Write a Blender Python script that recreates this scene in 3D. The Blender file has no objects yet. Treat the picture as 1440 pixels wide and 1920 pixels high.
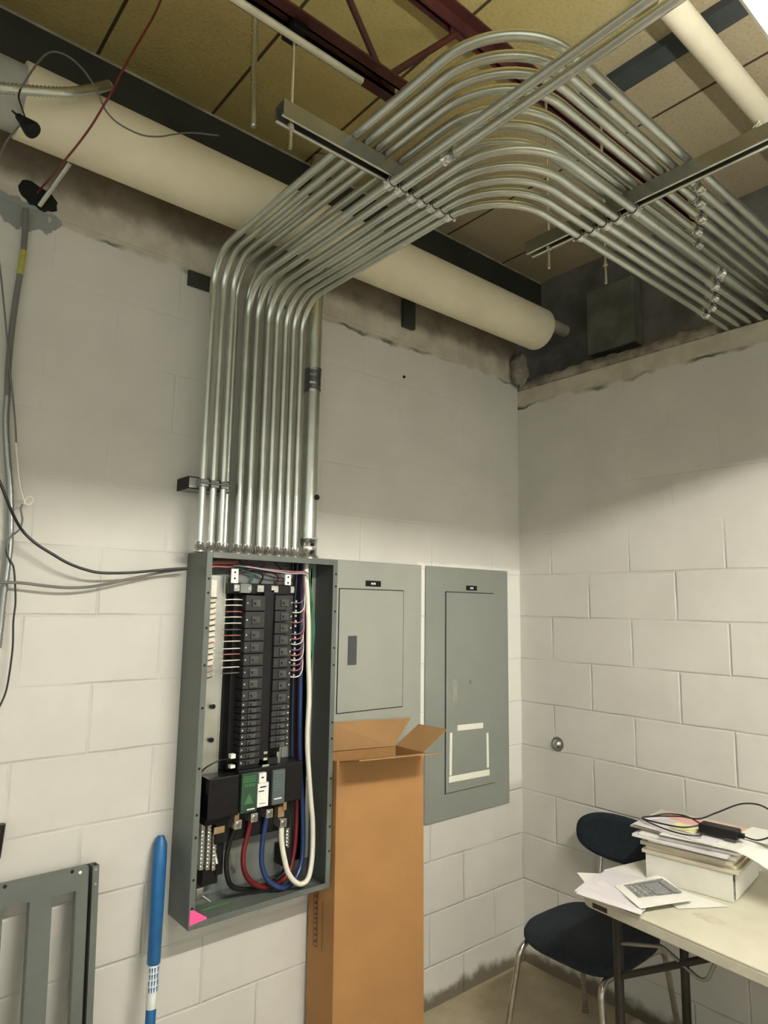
import bpy, bmesh, math, random
from mathutils import Vector, Matrix
from math import sin, cos, pi, radians
random.seed(7)
SC = bpy.context.scene
COL = SC.collection

# ------------------------------------------------------------------ camera
F_PX, YAW, PITCH, ROLL = 1264.64, 0.69935, 0.1390, 0.01546
CAM = Vector((-2.7052, -2.1525, 1.6210))
_f = Vector((sin(YAW) * cos(PITCH), cos(YAW) * cos(PITCH), sin(PITCH)))
_r = Vector((cos(YAW), -sin(YAW), 0))
_u = _r.cross(_f)
R_ = _r * cos(ROLL) + _u * sin(ROLL)
U_ = -_r * sin(ROLL) + _u * cos(ROLL)

def _ray(x, y):
    return _f + R_ * ((x - 720) / F_PX) - U_ * ((y - 960) / F_PX)
def PX(x, y, v=0.0):
    d = _ray(x, y); return CAM + d * ((v - CAM.x) / d.x)
def PY(x, y, v=0.0):
    d = _ray(x, y); return CAM + d * ((v - CAM.y) / d.y)
def PZ(x, y, v=0.0):
    d = _ray(x, y); return CAM + d * ((v - CAM.z) / d.z)

cd = bpy.data.cameras.new('camera')
cam = bpy.data.objects.new('camera', cd)
COL.objects.link(cam)
M = Matrix((R_, U_, -_f)).transposed().to_4x4()
M.translation = CAM
cam.matrix_world = M
cd.sensor_fit = 'HORIZONTAL'
cd.sensor_width = 36
cd.lens = 36 * F_PX / 1440
cd.clip_start = 0.02
SC.camera = cam

# ------------------------------------------------------------------ materials
class NT:
    def __init__(s, m):
        s.t = m.node_tree; s.n = s.t.nodes; s.l = s.t.links
    def new(s, typ, **kw):
        n = s.n.new(typ)
        for k, v in kw.items(): setattr(n, k, v)
        return n
    def math(s, op, a, b=None, c=None, clamp=False):
        n = s.new('ShaderNodeMath', operation=op, use_clamp=clamp)
        for i, v in enumerate((a, b, c)):
            if v is None: continue
            if isinstance(v, (int, float)): n.inputs[i].default_value = v
            else: s.l.new(v, n.inputs[i])
        return n.outputs[0]
    def mix(s, f, a, b):
        n = s.new('ShaderNodeMix', data_type='RGBA')
        for i, v in ((0, f), (6, a), (7, b)):
            if isinstance(v, (int, float)): n.inputs[i].default_value = v
            elif isinstance(v, tuple): n.inputs[i].default_value = (*v, 1)
            else: s.l.new(v, n.inputs[i])
        return n.outputs[2]
    def noise(s, vec, scale, detail=4, rough=.55):
        n = s.new('ShaderNodeTexNoise')
        n.inputs['Scale'].default_value = scale
        n.inputs['Detail'].default_value = detail
        n.inputs['Roughness'].default_value = rough
        if vec is not None: s.l.new(vec, n.inputs['Vector'])
        return n.outputs[0]
    def step(s, v, a, b):
        n = s.new('ShaderNodeMapRange', interpolation_type='SMOOTHSTEP')
        s.l.new(v, n.inputs[0])
        n.inputs[1].default_value = a; n.inputs[2].default_value = b
        return n.outputs[0]

def base(name):
    m = bpy.data.materials.new(name); m.use_nodes = True
    t = NT(m)
    b = t.n['Principled BSDF']
    return m, t, b

def mat(name, col, rough=.6, metal=0.0, var=.12, vscale=14, bump=0.0, bscale=200, stretch=None, emit=0, spec=None, coat=0):
    m, t, b = base(name)
    tc = t.new('ShaderNodeTexCoord')
    vec = tc.outputs['Object']
    if stretch:
        mp = t.new('ShaderNodeMapping'); mp.inputs['Scale'].default_value = stretch
        t.l.new(vec, mp.inputs[0]); vec = mp.outputs[0]
    nz = t.noise(vec, vscale)
    lo = tuple(c * (1 - var) for c in col); hi = tuple(min(1, c * (1 + var)) for c in col)
    t.l.new(t.mix(t.step(nz, .3, .7), lo, hi), b.inputs['Base Color'])
    b.inputs['Roughness'].default_value = rough
    b.inputs['Metallic'].default_value = metal
    if spec is not None: b.inputs['Specular IOR Level'].default_value = spec
    if coat: b.inputs['Coat Weight'].default_value = coat
    if bump:
        bp = t.new('ShaderNodeBump'); bp.inputs['Distance'].default_value = bump
        t.l.new(t.noise(vec, bscale, 2), bp.inputs['Height'])
        t.l.new(bp.outputs[0], b.inputs['Normal'])
    if emit:
        b.inputs['Emission Color'].default_value = (*col, 1)
        b.inputs['Emission Strength'].default_value = emit
    return m

def wall_mat(name, axis, sign, uoff, zpaint, zsmear, topcol, patches=(), fresh=None):
    """painted concrete block: brick bump laid out on the courses, paint stopping at a ragged line"""
    m, t, b = base(name)
    geo = t.new('ShaderNodeNewGeometry')
    sp = t.new('ShaderNodeSeparateXYZ'); t.l.new(geo.outputs['Position'], sp.inputs[0])
    along = sp.outputs[axis]; z = sp.outputs[2]
    u = t.math('MULTIPLY_ADD', along, sign, uoff)
    v = t.math('SUBTRACT', z, .158)
    cb = t.new('ShaderNodeCombineXYZ'); t.l.new(u, cb.inputs[0]); t.l.new(v, cb.inputs[1])
    # slight waviness of the joints
    wn = t.new('ShaderNodeTexNoise'); wn.inputs['Scale'].default_value = 5; t.l.new(cb.outputs[0], wn.inputs['Vector'])
    wv = t.new('ShaderNodeVectorMath', operation='MULTIPLY_ADD')
    t.l.new(wn.outputs['Color'], wv.inputs[0]); wv.inputs[1].default_value = (.008, .008, 0)
    t.l.new(cb.outputs[0], wv.inputs[2])
    sb = t.new('ShaderNodeVectorMath', operation='SUBTRACT'); t.l.new(wv.outputs[0], sb.inputs[0]); sb.inputs[1].default_value = (.004, .004, 0)
    bk = t.new('ShaderNodeTexBrick')
    bk.inputs['Scale'].default_value = 1
    bk.inputs['Brick Width'].default_value = .4064
    bk.inputs['Row Height'].default_value = .2032
    bk.inputs['Mortar Size'].default_value = .0068
    bk.inputs['Mortar Smooth'].default_value = 1.0
    bk.offset = .5
    t.l.new(sb.outputs[0], bk.inputs['Vector'])
    groove = bk.outputs['Fac']
    # joints filled in places
    fill = t.step(t.noise(cb.outputs[0], 2.6, 3), .30, .58)
    low = t.math('MULTIPLY_ADD', t.step(z, 1.75, 1.95), -.72, 1.0)
    gs = t.math('MULTIPLY', t.math('MULTIPLY', groove, fill), low)
    n1 = t.noise(geo.outputs['Position'], 3, 4)
    n2 = t.noise(geo.outputs['Position'], 9, 5, .6)
    n3 = t.noise(geo.outputs['Position'], 60, 3)
    paint = t.mix(t.step(n1, .3, .7), (.60, .585, .54), (.65, .635, .59))
    if fresh:
        a0, a1, b0, b1 = fresh
        wob = t.math('MULTIPLY_ADD', n2, .03, -.015)
        fx_ = t.math('MULTIPLY', t.step(t.math('ADD', along, wob), a0 - .008, a0 + .008), t.math('SUBTRACT', 1.0, t.step(along, a1 - .002, a1 + .002)))
        fz_ = t.math('MULTIPLY', t.step(z, b0 - .02, b0 + .02), t.math('SUBTRACT', 1.0, t.step(t.math('ADD', z, wob), b1 - .012, b1 + .012)))
        paint = t.mix(t.math('MULTIPLY', fx_, fz_), paint, (.80, .79, .74))
    # dirt at the foot
    foot = t.math('SUBTRACT', 1.0, t.step(t.math('MULTIPLY_ADD', n2, -.12, z), -.03, .02))
    paint = t.mix(foot, paint, (.16, .14, .10))
    zz = t.math('MULTIPLY_ADD', n2, .07, z)
    zl = t.math('MULTIPLY_ADD', n1, .05, zz)
    smear = t.mix(t.step(n2, .35, .65), (.60, .56, .46), (.48, .44, .36))
    top = t.mix(t.step(n2, .4, .7), topcol, tuple(c * .72 for c in topcol))
    dark = (.085, .085, .072)
    c1 = t.mix(t.step(zl, zpaint + .055, zpaint + .065), paint, smear)
    # thin dark ragged seam where paint stops
    seam = t.math('MULTIPLY', t.step(zl, zpaint + .046, zpaint + .054), t.math('SUBTRACT', 1.0, t.step(zl, zpaint + .058, zpaint + .07)))
    seam = t.math('MULTIPLY', seam, t.step(t.noise(cb.outputs[0], 4, 2), .42, .62))
    c2 = t.mix(seam, c1, dark)
    c3 = t.mix(t.step(t.math('MULTIPLY_ADD', n1, .06, zz), zsmear + .035, zsmear + .11), c2, top)
    for (pu, pz, ru, rz, pc) in patches:
        du = t.math('MULTIPLY', t.math('SUBTRACT', along, pu), 1 / ru)
        dz = t.math('MULTIPLY', t.math('SUBTRACT', z, pz), 1 / rz)
        d = t.math('ADD', t.math('MULTIPLY', du, du), t.math('MULTIPLY', dz, dz))
        d = t.math('MULTIPLY_ADD', t.noise(geo.outputs['Position'], 22, 3), 2.6, d)
        c3 = t.mix(t.math('SUBTRACT', 1.0, t.step(d, 2.0, 2.15)), c3, pc)
    t.l.new(c3, b.inputs['Base Color'])
    b.inputs['Roughness'].default_value = .62
    b.inputs['Specular IOR Level'].default_value = .25
    h = t.math('MULTIPLY_ADD', gs, -1.0, t.math('MULTIPLY', n3, .10))
    bp = t.new('ShaderNodeBump'); bp.inputs['Distance'].default_value = .0040
    bp.inputs['Strength'].default_value = .9
    t.l.new(h, bp.inputs['Height']); t.l.new(bp.outputs[0], b.inputs['Normal'])
    return m

def ceiling_mat():
    m, t, b = base('ceiling_board')
    geo = t.new('ShaderNodeNewGeometry')
    sp = t.new('ShaderNodeSeparateXYZ'); t.l.new(geo.outputs['Position'], sp.inputs[0])
    n1 = t.noise(geo.outputs['Position'], 2.2, 4); n2 = t.noise(geo.outputs['Position'], 90, 3)
    c = t.mix(t.step(n1, .3, .7), (.48, .385, .14), (.55, .45, .185))
    # paler, warmer boards beyond the rack: side light put into the colour
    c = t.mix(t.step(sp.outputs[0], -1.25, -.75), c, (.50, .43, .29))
    c = t.mix(t.math('MULTIPLY', t.step(n2, .45, .75), .35), c, (.26, .2, .09))
    mo = t.math('PINGPONG', t.math('ADD', sp.outputs[0], 1.756), .2038)
    c = t.mix(t.math('SUBTRACT', 1.0, t.step(mo, .004, .007)), c, (.06, .045, .02))
    t.l.new(c, b.inputs['Base Color'])
    b.inputs['Roughness'].default_value = .95
    bp = t.new('ShaderNodeBump'); bp.inputs['Distance'].default_value = .004
    t.l.new(n2, bp.inputs['Height']); t.l.new(bp.outputs[0], b.inputs['Normal'])
    return m

def floor_mat():
    m, t, b = base('concrete_floor')
    geo = t.new('ShaderNodeNewGeometry')
    n1 = t.noise(geo.outputs['Position'], 3.5, 6, .6); n2 = t.noise(geo.outputs['Position'], 40, 4)
    c = t.mix(t.step(n1, .3, .7), (.34, .285, .19), (.50, .43, .31))
    c = t.mix(t.math('MULTIPLY', n2, .4), c, (.26, .22, .15))
    t.l.new(c, b.inputs['Base Color']); b.inputs['Roughness'].default_value = .55
    return m

def emt_mat(name, col, rough):
    m, t, b = base(name)
    geo = t.new('ShaderNodeNewGeometry')
    n1 = t.noise(geo.outputs['Position'], 7, 5, .6); n2 = t.noise(geo.outputs['Position'], 60, 3)
    c = t.mix(t.step(n1, .3, .7), tuple(x * .82 for x in col), col)
    t.l.new(c, b.inputs['Base Color'])
    b.inputs['Metallic'].default_value = .92
    t.l.new(t.math('MULTIPLY_ADD', n1, .10, rough - .05), b.inputs['Roughness'])
    return m

PAINT_TOP = (.27, .235, .185)
M_WB = wall_mat('painted_block_back', 0, 1.0, 2.235 - .2032, 2.775, 2.875, PAINT_TOP,
                patches=((-2.335, 2.775, .125, .055, (.26, .28, .265)),), fresh=(-.70, .01, .80, 1.812))
M_WR = wall_mat('painted_block_right', 1, -1.0, -.1895 - .2032, 2.655, 2.80, PAINT_TOP)
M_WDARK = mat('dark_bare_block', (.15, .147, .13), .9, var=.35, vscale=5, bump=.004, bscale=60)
M_CEIL = ceiling_mat()
M_FLOOR = floor_mat()
M_EMT = emt_mat('galvanised_steel', (.72, .75, .69), .31)
M_EMT2 = emt_mat('bright_zinc_fitting', (.82, .82, .80), .22)
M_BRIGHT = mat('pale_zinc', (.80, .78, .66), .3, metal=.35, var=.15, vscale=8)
M_STRUT = emt_mat('strut_steel', (.36, .37, .36), .40)
M_RED = mat('red_oxide_primer', (.075, .016, .013), .6, var=.25)
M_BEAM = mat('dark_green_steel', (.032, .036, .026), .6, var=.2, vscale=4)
M_WRAP = mat('cream_pipe_jacket', (.85, .79, .61), .75, var=.05, vscale=4, bump=.002, bscale=25)
M_WRAPG = mat('grey_pipe_jacket', (.42, .43, .40), .7, var=.08)
M_CAB = mat('grey_enamel', (.118, .132, .121), .42, var=.05, vscale=6, spec=.5)
M_CABL = mat('light_grey_enamel', (.335, .345, .305), .45, var=.03, vscale=6)
M_CABR = mat('mid_grey_enamel', (.245, .26, .235), .45, var=.03, vscale=6)
M_BACKP = mat('interior_grey_enamel', (.17, .18, .17), .5, var=.1)
M_RAIL = emt_mat('zinc_rail', (.62, .63, .58), .3)
M_BLACK = mat('black_plastic', (.008, .007, .008), .45, var=.2, spec=.25)
M_BRK = mat('charcoal_breaker_plastic', (.026, .026, .027), .45, var=.2, vscale=40, spec=.35)
M_BRKT = mat('breaker_toggle_grey', (.06, .06, .06), .35)
M_WHITE = mat('white_label', (.85, .85, .82), .5, var=.02)
M_GREEN = mat('green_label', (.02, .055, .03), .5, var=.15)
M_GREENT = mat('green_label_print', (.05, .17, .07), .5)
M_DKLAB = mat('slate_label', (.085, .11, .11), .4, var=.1)
M_PINK = mat('fluorescent_pink_sticker', (.95, .10, .33), .6, var=.02)
M_CWHITE = mat('white_wire_insulation', (.80, .76, .66), .35, var=.03)
M_CBLUE = mat('blue_wire_insulation', (.018, .045, .14), .3, var=.1)
M_CRED = mat('red_wire_insulation', (.15, .010, .015), .35, var=.1)
M_CPINK = mat('faded_pink_wire', (.45, .16, .15), .4, var=.1)
M_CGREEN = mat('green_wire_insulation', (.03, .22, .10), .3)
M_CBLACK = mat('black_wire_insulation', (.013, .013, .014), .3)
M_CGREY = mat('grey_wire_insulation', (.16, .155, .145), .5)
M_BRASS = mat('copper_tang', (.62, .42, .25), .35, metal=.8)
M_CARD = mat('cardboard', (.36, .185, .065), .8, var=.05, vscale=5, bump=.0006, bscale=120)
M_CARDIN = mat('cardboard_inside', (.33, .185, .075), .85, var=.06, vscale=8)
M_PRINT = mat('brown_print', (.13, .065, .03), .8)
M_TAPE = mat('masking_tape', (.85, .84, .74), .7, var=.02)
M_BLUEP = mat('blue_pole_paint', (.012, .115, .30), .38, var=.12, vscale=20)
M_TABLE = mat('cream_laminate', (.60, .575, .46), .45, var=.05, vscale=8)
M_TEDGE = mat('cream_table_edging', (.55, .53, .44), .5, var=.05)
M_DKMET = mat('dark_brown_steel', (.03, .027, .024), .4, metal=.3)
M_CHROME = mat('worn_chrome', (.55, .52, .47), .25, metal=.95, var=.15, vscale=30)
M_NAVY = mat('navy_upholstery', (.0045, .010, .018), .85, var=.25, vscale=60, bump=.0012, bscale=400)
M_PAPER = mat('white_paper', (.78, .77, .72), .7, var=.03, vscale=9)
M_PAPER2 = mat('lilac_white_paper', (.70, .67, .70), .7, var=.03, vscale=9)
M_MANILA = mat('manila_folder', (.56, .50, .39), .7, var=.08, vscale=9)
M_PAPERP = mat('salmon_pink_paper', (.74, .38, .34), .7, var=.03)
M_YELL = mat('yellow_note_paper', (.82, .78, .42), .7)
M_INK = mat('grey_print', (.22, .22, .22), .8, var=.3, vscale=120)
M_BINDER = mat('cream_binder_vinyl', (.66, .65, .58), .45, var=.04)
M_SLOT = mat('deep_shadow_black', (.004, .004, .004), .9)
M_MORTAR = mat('rough_mortar', (.30, .27, .22), .95, var=.4, vscale=12, bump=.008, bscale=30)
M_STEELG = mat('light_steel_angle', (.55, .52, .42), .5, metal=.4, var=.3, vscale=10)
M_LAMPW = mat('white_reflector_enamel', (.85, .85, .80), .4, var=.01)
M_TUBE = mat('glowing_tube', (1.0, .965, .86), .4, var=0, emit=62)
M_WIREY = mat('yellow_green_tape', (.42, .40, .08), .6)

# ------------------------------------------------------------------ mesh helpers
WL = {}
def wl(o):
    return WL.get(o.name, Vector((0, 0, 0)))

class MB:
    def __init__(s):
        s.v = []; s.f = []; s.sm = []
    def add(s, vs, fs, smooth=False, X=None):
        o = len(s.v)
        s.v += [(X @ Vector(p)) if X is not None else Vector(p) for p in vs]
        s.f += [tuple(i + o for i in f) for f in fs]
        s.sm += [smooth] * len(fs)
        return s
    def box(s, x0, x1, y0, y1, z0, z1, X=None):
        vs = [(x, y, z) for z in (z0, z1) for y in (y0, y1) for x in (x0, x1)]
        return s.add(vs, [(0, 2, 3, 1), (4, 5, 7, 6), (0, 1, 5, 4), (2, 6, 7, 3), (0, 4, 6, 2), (1, 3, 7, 5)], False, X)
    def sweep(s, pts, r, seg=14, caps=True, closed=False):
        pts = [Vector(p) for p in pts]
        n = len(pts)
        rad = r if isinstance(r, (list, tuple)) else [r] * n
        tang = []
        for i in range(n):
            a = pts[max(i - 1, 0)]; b = pts[min(i + 1, n - 1)]
            d = b - a
            tang.append(d.normalized() if d.length > 1e-9 else Vector((0, 0, 1)))
        t0 = tang[0]
        up = Vector((0, 0, 1)) if abs(t0.z) < .9 else Vector((1, 0, 0))
        nrm = (up - t0 * up.dot(t0)).normalized()
        vs = []
        for i in range(n):
            if i:
                q = tang[i - 1].rotation_difference(tang[i])
                nrm = (q @ nrm); nrm = (nrm - tang[i] * nrm.dot(tang[i])).normalized()
            bn = tang[i].cross(nrm)
            for k in range(seg):
                a = 2 * pi * k / seg
                vs.append(pts[i] + (nrm * cos(a) + bn * sin(a)) * rad[i])
        fs = []
        for i in range(n - 1):
            for k in range(seg):
                k2 = (k + 1) % seg
                fs.append((i * seg + k, i * seg + k2, (i + 1) * seg + k2, (i + 1) * seg + k))
        s.add(vs, fs, True)
        if caps:
            for ring, rev in ((vs[:seg], True), (vs[-seg:], False)):
                o = len(s.v); s.v += [Vector(q) for q in ring]
                f_ = tuple(o + k for k in range(seg))
                s.f.append(f_[::-1] if rev else f_); s.sm.append(False)
        return s
    def cyl(s, a, b, r, seg=16, r2=None):
        return s.sweep([a, b], [r, r if r2 is None else r2], seg)
    def prism(s, poly, d, X=None):
        """poly: 3D loop, extruded by vector d"""
        poly = [Vector(p) for p in poly]; d = Vector(d); n = len(poly)
        vs = poly + [p + d for p in poly]
        fs = [tuple(range(n))[::-1], tuple(range(n, 2 * n))]
        fs += [(i, (i + 1) % n, n + (i + 1) % n, n + i) for i in range(n)]
        return s.add(vs, fs, False, X)
    def build(s, name, m, parent=None, bevel=0, seg=2, label=None):
        me = bpy.data.meshes.new(name)
        vs = [Vector(p) for p in s.v]
        if parent is None:
            lo = Vector((min(p.x for p in vs), min(p.y for p in vs), min(p.z for p in vs)))
            hi = Vector((max(p.x for p in vs), max(p.y for p in vs), max(p.z for p in vs)))
            org = Vector(((lo.x + hi.x) / 2, (lo.y + hi.y) / 2, lo.z)); loc = org
        else:
            org = wl(parent); loc = Vector((0, 0, 0))
        me.from_pydata([p - org for p in vs], [], s.f)
        me.polygons.foreach_set('use_smooth', s.sm)
        bm = bmesh.new(); bm.from_mesh(me)
        bmesh.ops.recalc_face_normals(bm, faces=bm.faces)
        bm.to_mesh(me); bm.free()
        me.materials.append(m)
        o = bpy.data.objects.new(name, me); COL.objects.link(o)
        o.location = loc
        if parent is not None: o.parent = parent
        WL[o.name] = org
        if bevel:
            md = o.modifiers.new('bevel', 'BEVEL'); md.width = bevel; md.segments = seg
            md.limit_method = 'ANGLE'; md.angle_limit = radians(40)
        if label: o['label'] = label
        return o

def thing(name, label, cat, loc, group=None):
    o = bpy.data.objects.new(name, None); COL.objects.link(o)
    o.location = loc; o.empty_display_size = .05
    WL[o.name] = Vector(loc)
    o['label'] = label; o['category'] = cat
    if group: o['group'] = group
    return o
def tag(o, label, cat, group=None):
    o['label'] = label; o['category'] = cat
    if group: o['group'] = group
    return o
def struct(o):
    o['kind'] = 'structure'; return o

def fillet(pts, R, n=8):
    """polyline with rounded corners of radius R"""
    pts = [Vector(p) for p in pts]; out = [pts[0]]
    for i in range(1, len(pts) - 1):
        a, b, c = pts[i - 1], pts[i], pts[i + 1]
        d1 = (a - b).normalized(); d2 = (c - b).normalized()
        ang = d1.angle(d2); tl = R / math.tan(ang / 2)
        tl = min(tl, (a - b).length * .49, (c - b).length * .49); Rr = tl * math.tan(ang / 2)
        cen = b + (d1 + d2).normalized() * (Rr / sin(ang / 2))
        p0 = b + d1 * tl; p1 = b + d2 * tl
        v0 = p0 - cen; v1 = p1 - cen
        w = v0.angle(v1)
        for k in range(n + 1):
            f = k / n
            out.append(cen + (v0 * sin((1 - f) * w) + v1 * sin(f * w)) / sin(w))
    out.append(pts[-1]); return out

def spline(pts, n=8):
    """Catmull-Rom through points"""
    P = [Vector(p) for p in pts]; P = [P[0] * 2 - P[1]] + P + [P[-1] * 2 - P[-2]]
    out = []
    for i in range(1, len(P) - 2):
        for k in range(n):
            t = k / n; a, b, c, d = P[i - 1:i + 3]
            out.append(.5 * ((2 * b) + (c - a) * t + (2 * a - 5 * b + 4 * c - d) * t * t + (3 * b - a - 3 * c + d) * t ** 3))
    out.append(P[-2]); return out

# ------------------------------------------------------------------ room shell
ZC = 3.40
struct(MB().box(-6, 1.2, -6, .35, -.12, 0).build('floor', M_FLOOR))
struct(MB().box(-6, 1.2, -6, .35, ZC, ZC + .12).build('ceiling', M_CEIL))
struct(MB().box(-6, 0, 0, .2, 0, ZC).build('wall_back', M_WB))
struct(MB().box(0, .2, -6, .2, 0, 2.736).build('wall_right', M_WR))
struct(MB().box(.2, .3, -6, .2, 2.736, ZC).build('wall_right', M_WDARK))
struct(MB().box(-6, .2, -.012, 0, 3.385, ZC).build('trim_1', M_STEELG))
# steel bond beam along the top of the back wall
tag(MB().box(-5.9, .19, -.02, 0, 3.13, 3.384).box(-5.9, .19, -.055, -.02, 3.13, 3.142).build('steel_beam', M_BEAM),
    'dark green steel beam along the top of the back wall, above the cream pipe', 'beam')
# rough mortar lumps along the open top of the right wall
def rough_strip(y0, y1, z0, z1, x0, x1, jit):
    n = int(abs(y1 - y0) / .022); vs = []; fs = []
    lw_ = 0
    for i in range(n + 1):
        y = y0 + (y1 - y0) * i / n
        lw_ = lw_ * .7 + random.uniform(-1, 1) * .5
        J = lambda: random.uniform(-jit, jit)
        vs += [(x1, y, z0), (x0 + J(), y, z0 + abs(J())), (x0 + J() * .6, y, (z0 + z1) / 2 + J()), (x0 + .012 + J(), y, z1 + J() + lw_ * .012), (x0 + .06, y, z1 + J() + lw_ * .01), (x1, y, z1 - .01)]
    for i in range(n):
        for k in range(6):
            fs.append((i * 6 + k, i * 6 + (k + 1) % 6, (i + 1) * 6 + (k + 1) % 6, (i + 1) * 6 + k))
    m = MB(); m.add(vs, fs, True)
    m.add(vs[:6], [(5, 4, 3, 2, 1, 0)]); m.add(vs[-6:], [(0, 1, 2, 3, 4, 5)])
    return m
tag(rough_strip(-.02, -1.02, 2.7365, 2.792, -.006, .16, .005).build('mortar_bed', M_MORTAR), 'rough broken mortar bed along the top edge of the right wall', 'mortar')
lump = MB(); vs = []; fs = []
for i in range(9):
    for k in range(14):
        th = pi * i / 8; ph = 2 * pi * k / 14; rr_ = 1 + random.uniform(-.16, .16)
        vs.append((-.035 + .042 * sin(th) * cos(ph) * rr_, -.045 + .05 * sin(th) * sin(ph) * rr_, 2.835 + .085 * cos(th) * rr_))
for i in range(8):
    for k in range(14):
        fs.append((i * 14 + k, i * 14 + (k + 1) % 14, (i + 1) * 14 + (k + 1) % 14, (i + 1) * 14 + k))
tag(lump.add(vs, fs, True).build('mortar_lump', M_MORTAR), 'dark crumbling mortar lump in the corner where the two walls meet', 'mortar')

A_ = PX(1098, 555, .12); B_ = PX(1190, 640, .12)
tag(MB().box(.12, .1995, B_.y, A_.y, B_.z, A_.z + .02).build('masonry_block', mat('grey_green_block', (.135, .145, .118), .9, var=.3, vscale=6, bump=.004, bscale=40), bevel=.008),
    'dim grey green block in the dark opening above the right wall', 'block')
# dark recessed beam across the ceiling at right
tag(MB().box(-.838, -.756, -4.0, -.95, 3.372, 3.40).build('ceiling_batten', mat('slate_paint', (.055, .065, .07), .6)),
    'dark slate strip across the ceiling, crossing the thin cream pipe', 'strip')

# ------------------------------------------------------------------ steel joist (parallel to the back wall)
jy = -.88
j = thing('bar_joist', 'dark red open web steel joist under the tan ceiling', 'joist', (-2.6, jy, 3.02))
MB().box(-6, -1.61, jy - .045, jy - .010, 3.02, 3.026).box(-6, -1.61, jy - .016, jy - .010, 3.02, 3.056)\
    .box(-6, -1.61, jy + .010, jy + .045, 3.02, 3.026).box(-6, -1.61, jy + .010, jy + .016, 3.02, 3.056).build('bottom_chord', M_RED, j)
MB().box(-6, .2, jy - .045, jy - .008, 3.392, 3.399).box(-6, .2, jy - .014, jy - .008, 3.35, 3.399)\
    .box(-6, .2, jy + .008, jy + .045, 3.392, 3.399).box(-6, .2, jy + .008, jy + .014, 3.35, 3.399).build('top_chord', M_RED, j)
xs = -1.66
top_x = PY(870, 45, jy).x
MB().cyl((xs, jy, 3.035), (top_x, jy, 3.385), .010).build('web_bar', M_RED, j)
px = xs; up = True
for k in range(9):
    nx = px - .26
    MB().cyl((px, jy, 3.035 if up else 3.385), (nx, jy, 3.385 if up else 3.035), .009).build('web_bar', M_RED, j)
    px = nx; up = not up
MB().box(top_x - .06, top_x + .05, jy - .006, jy + .006, 3.335, 3.392).build('gusset_plate', M_RED, j, bevel=.004)
# thin bright conduit strapped under the joist
tag(MB().cyl((-5.9, jy - .002, 2.985), (-1.735, jy - .002, 2.985), .0092).build('ceiling_conduit', M_BRIGHT),
    'thin shiny conduit running under the dark red joist', 'conduit')

# ------------------------------------------------------------------ large insulated pipes
p = thing('insulated_pipe', 'large cream wrapped pipe along the back wall, behind the bent conduits', 'pipe', (-1.2, -.199, 2.889))
PYY, PZZ, PR = -.199, 2.991, .102
MB().cyl((-2.40, PYY, PZZ), (-.085, PYY, PZZ), PR, 40).build('pipe_jacket', M_WRAP, p, bevel=.004)
MB().cyl((-4.6, PYY, PZZ), (-2.4, PYY, PZZ), PR - .012, 32).build('grey_jacket_section', M_WRAPG, p, label='grey jacket section left of the cream jacket')
MB().cyl((-.085, PYY - .03, PZZ + .035), (.1, PYY - .03, PZZ + .035), .03, 20).build('pipe_stub', mat('pipe_stub_grey', (.34, .33, .27), .7), p)
q1 = thing('narrow_pipe', 'narrow cream wrapped pipe under the ceiling at upper right', 'pipe', (-.4, -1.376, 3.26))
pa = PY(1252, 18, -1.376)
MB().sweep([(pa.x, -1.376, 3.30), (pa.x + .02, -1.376, 3.30), (.19, -1.376, 3.30)], [.030, .037, .037], 24).build('pipe_jacket', M_WRAP, q1)
lw = MB()
for k in range(5):
    a = random.uniform(0, 6)
    lw.cyl((-.42 + k * .012, -1.376, 3.275), (-.42 + k * .012 + .02 * cos(a), -1.34 + .02 * sin(a), 3.245), .006, 8, .001)
lw.build('torn_wrap', M_WRAP, q1)

# ------------------------------------------------------------------ wall oddments
def wallbox(name, lab, cat, x0, x1, z0, z1, d, m, bev=.002):
    return tag(MB().box(x0, x1, -d, 0, z0, z1).build(name, m, bevel=bev), lab, cat)
wallbox('steel_bracket', 'dark steel bracket on the wall just under the cream pipe, right of the conduits', 'bracket', -.812, -.742, 2.857, 2.985, .02, M_BEAM)
wallbox('steel_bracket', 'dark steel bracket at the left edge of the conduit rack, below the bends', 'bracket', -1.81, -1.725, 2.72, 2.775, .012, M_BEAM)
hp = MB()
hl = []
for k in range(22):
    a_ = 2 * pi * k / 22
    rr_ = .036 * (1 + .35 * abs(cos(a_)) + random.uniform(-.12, .12))
    hl.append((-2.300 + rr_ * cos(a_) * 1.15 + .004, -.002, 2.845 + rr_ * sin(a_) * .95 - .22 * rr_ * cos(a_)))
hp.prism(hl, (0, .0018, 0))
tag(hp.build('wall_hole', M_SLOT), 'black ragged hole in the back wall below the cream pipe', 'hole')
b0 = PX(1046, 1395)
kn = thing('wall_fitting', 'small round metal fitting set in the right wall above the chair', 'fitting', (0, b0.y, b0.z - .03))
MB().cyl((-.004, b0.y, b0.z), (0, b0.y, b0.z), .032, 28).build('flange', M_STRUT, kn, bevel=.001)
MB().sweep([(-.004, b0.y, b0.z), (-.016, b0.y, b0.z), (-.022, b0.y, b0.z)], [.023, .021, .008], 24).build('cap', M_CHROME, kn)
for (x_, y_, s_) in ((757, 707, .006),):
    w = PY(x_, y_)
    tag(MB().cyl((w.x, -.006, w.z), (w.x, 0, w.z), s_, 10).build('wall_anchor', M_BLACK), 'tiny dark anchor in the back wall right of the conduits', 'anchor')

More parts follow.
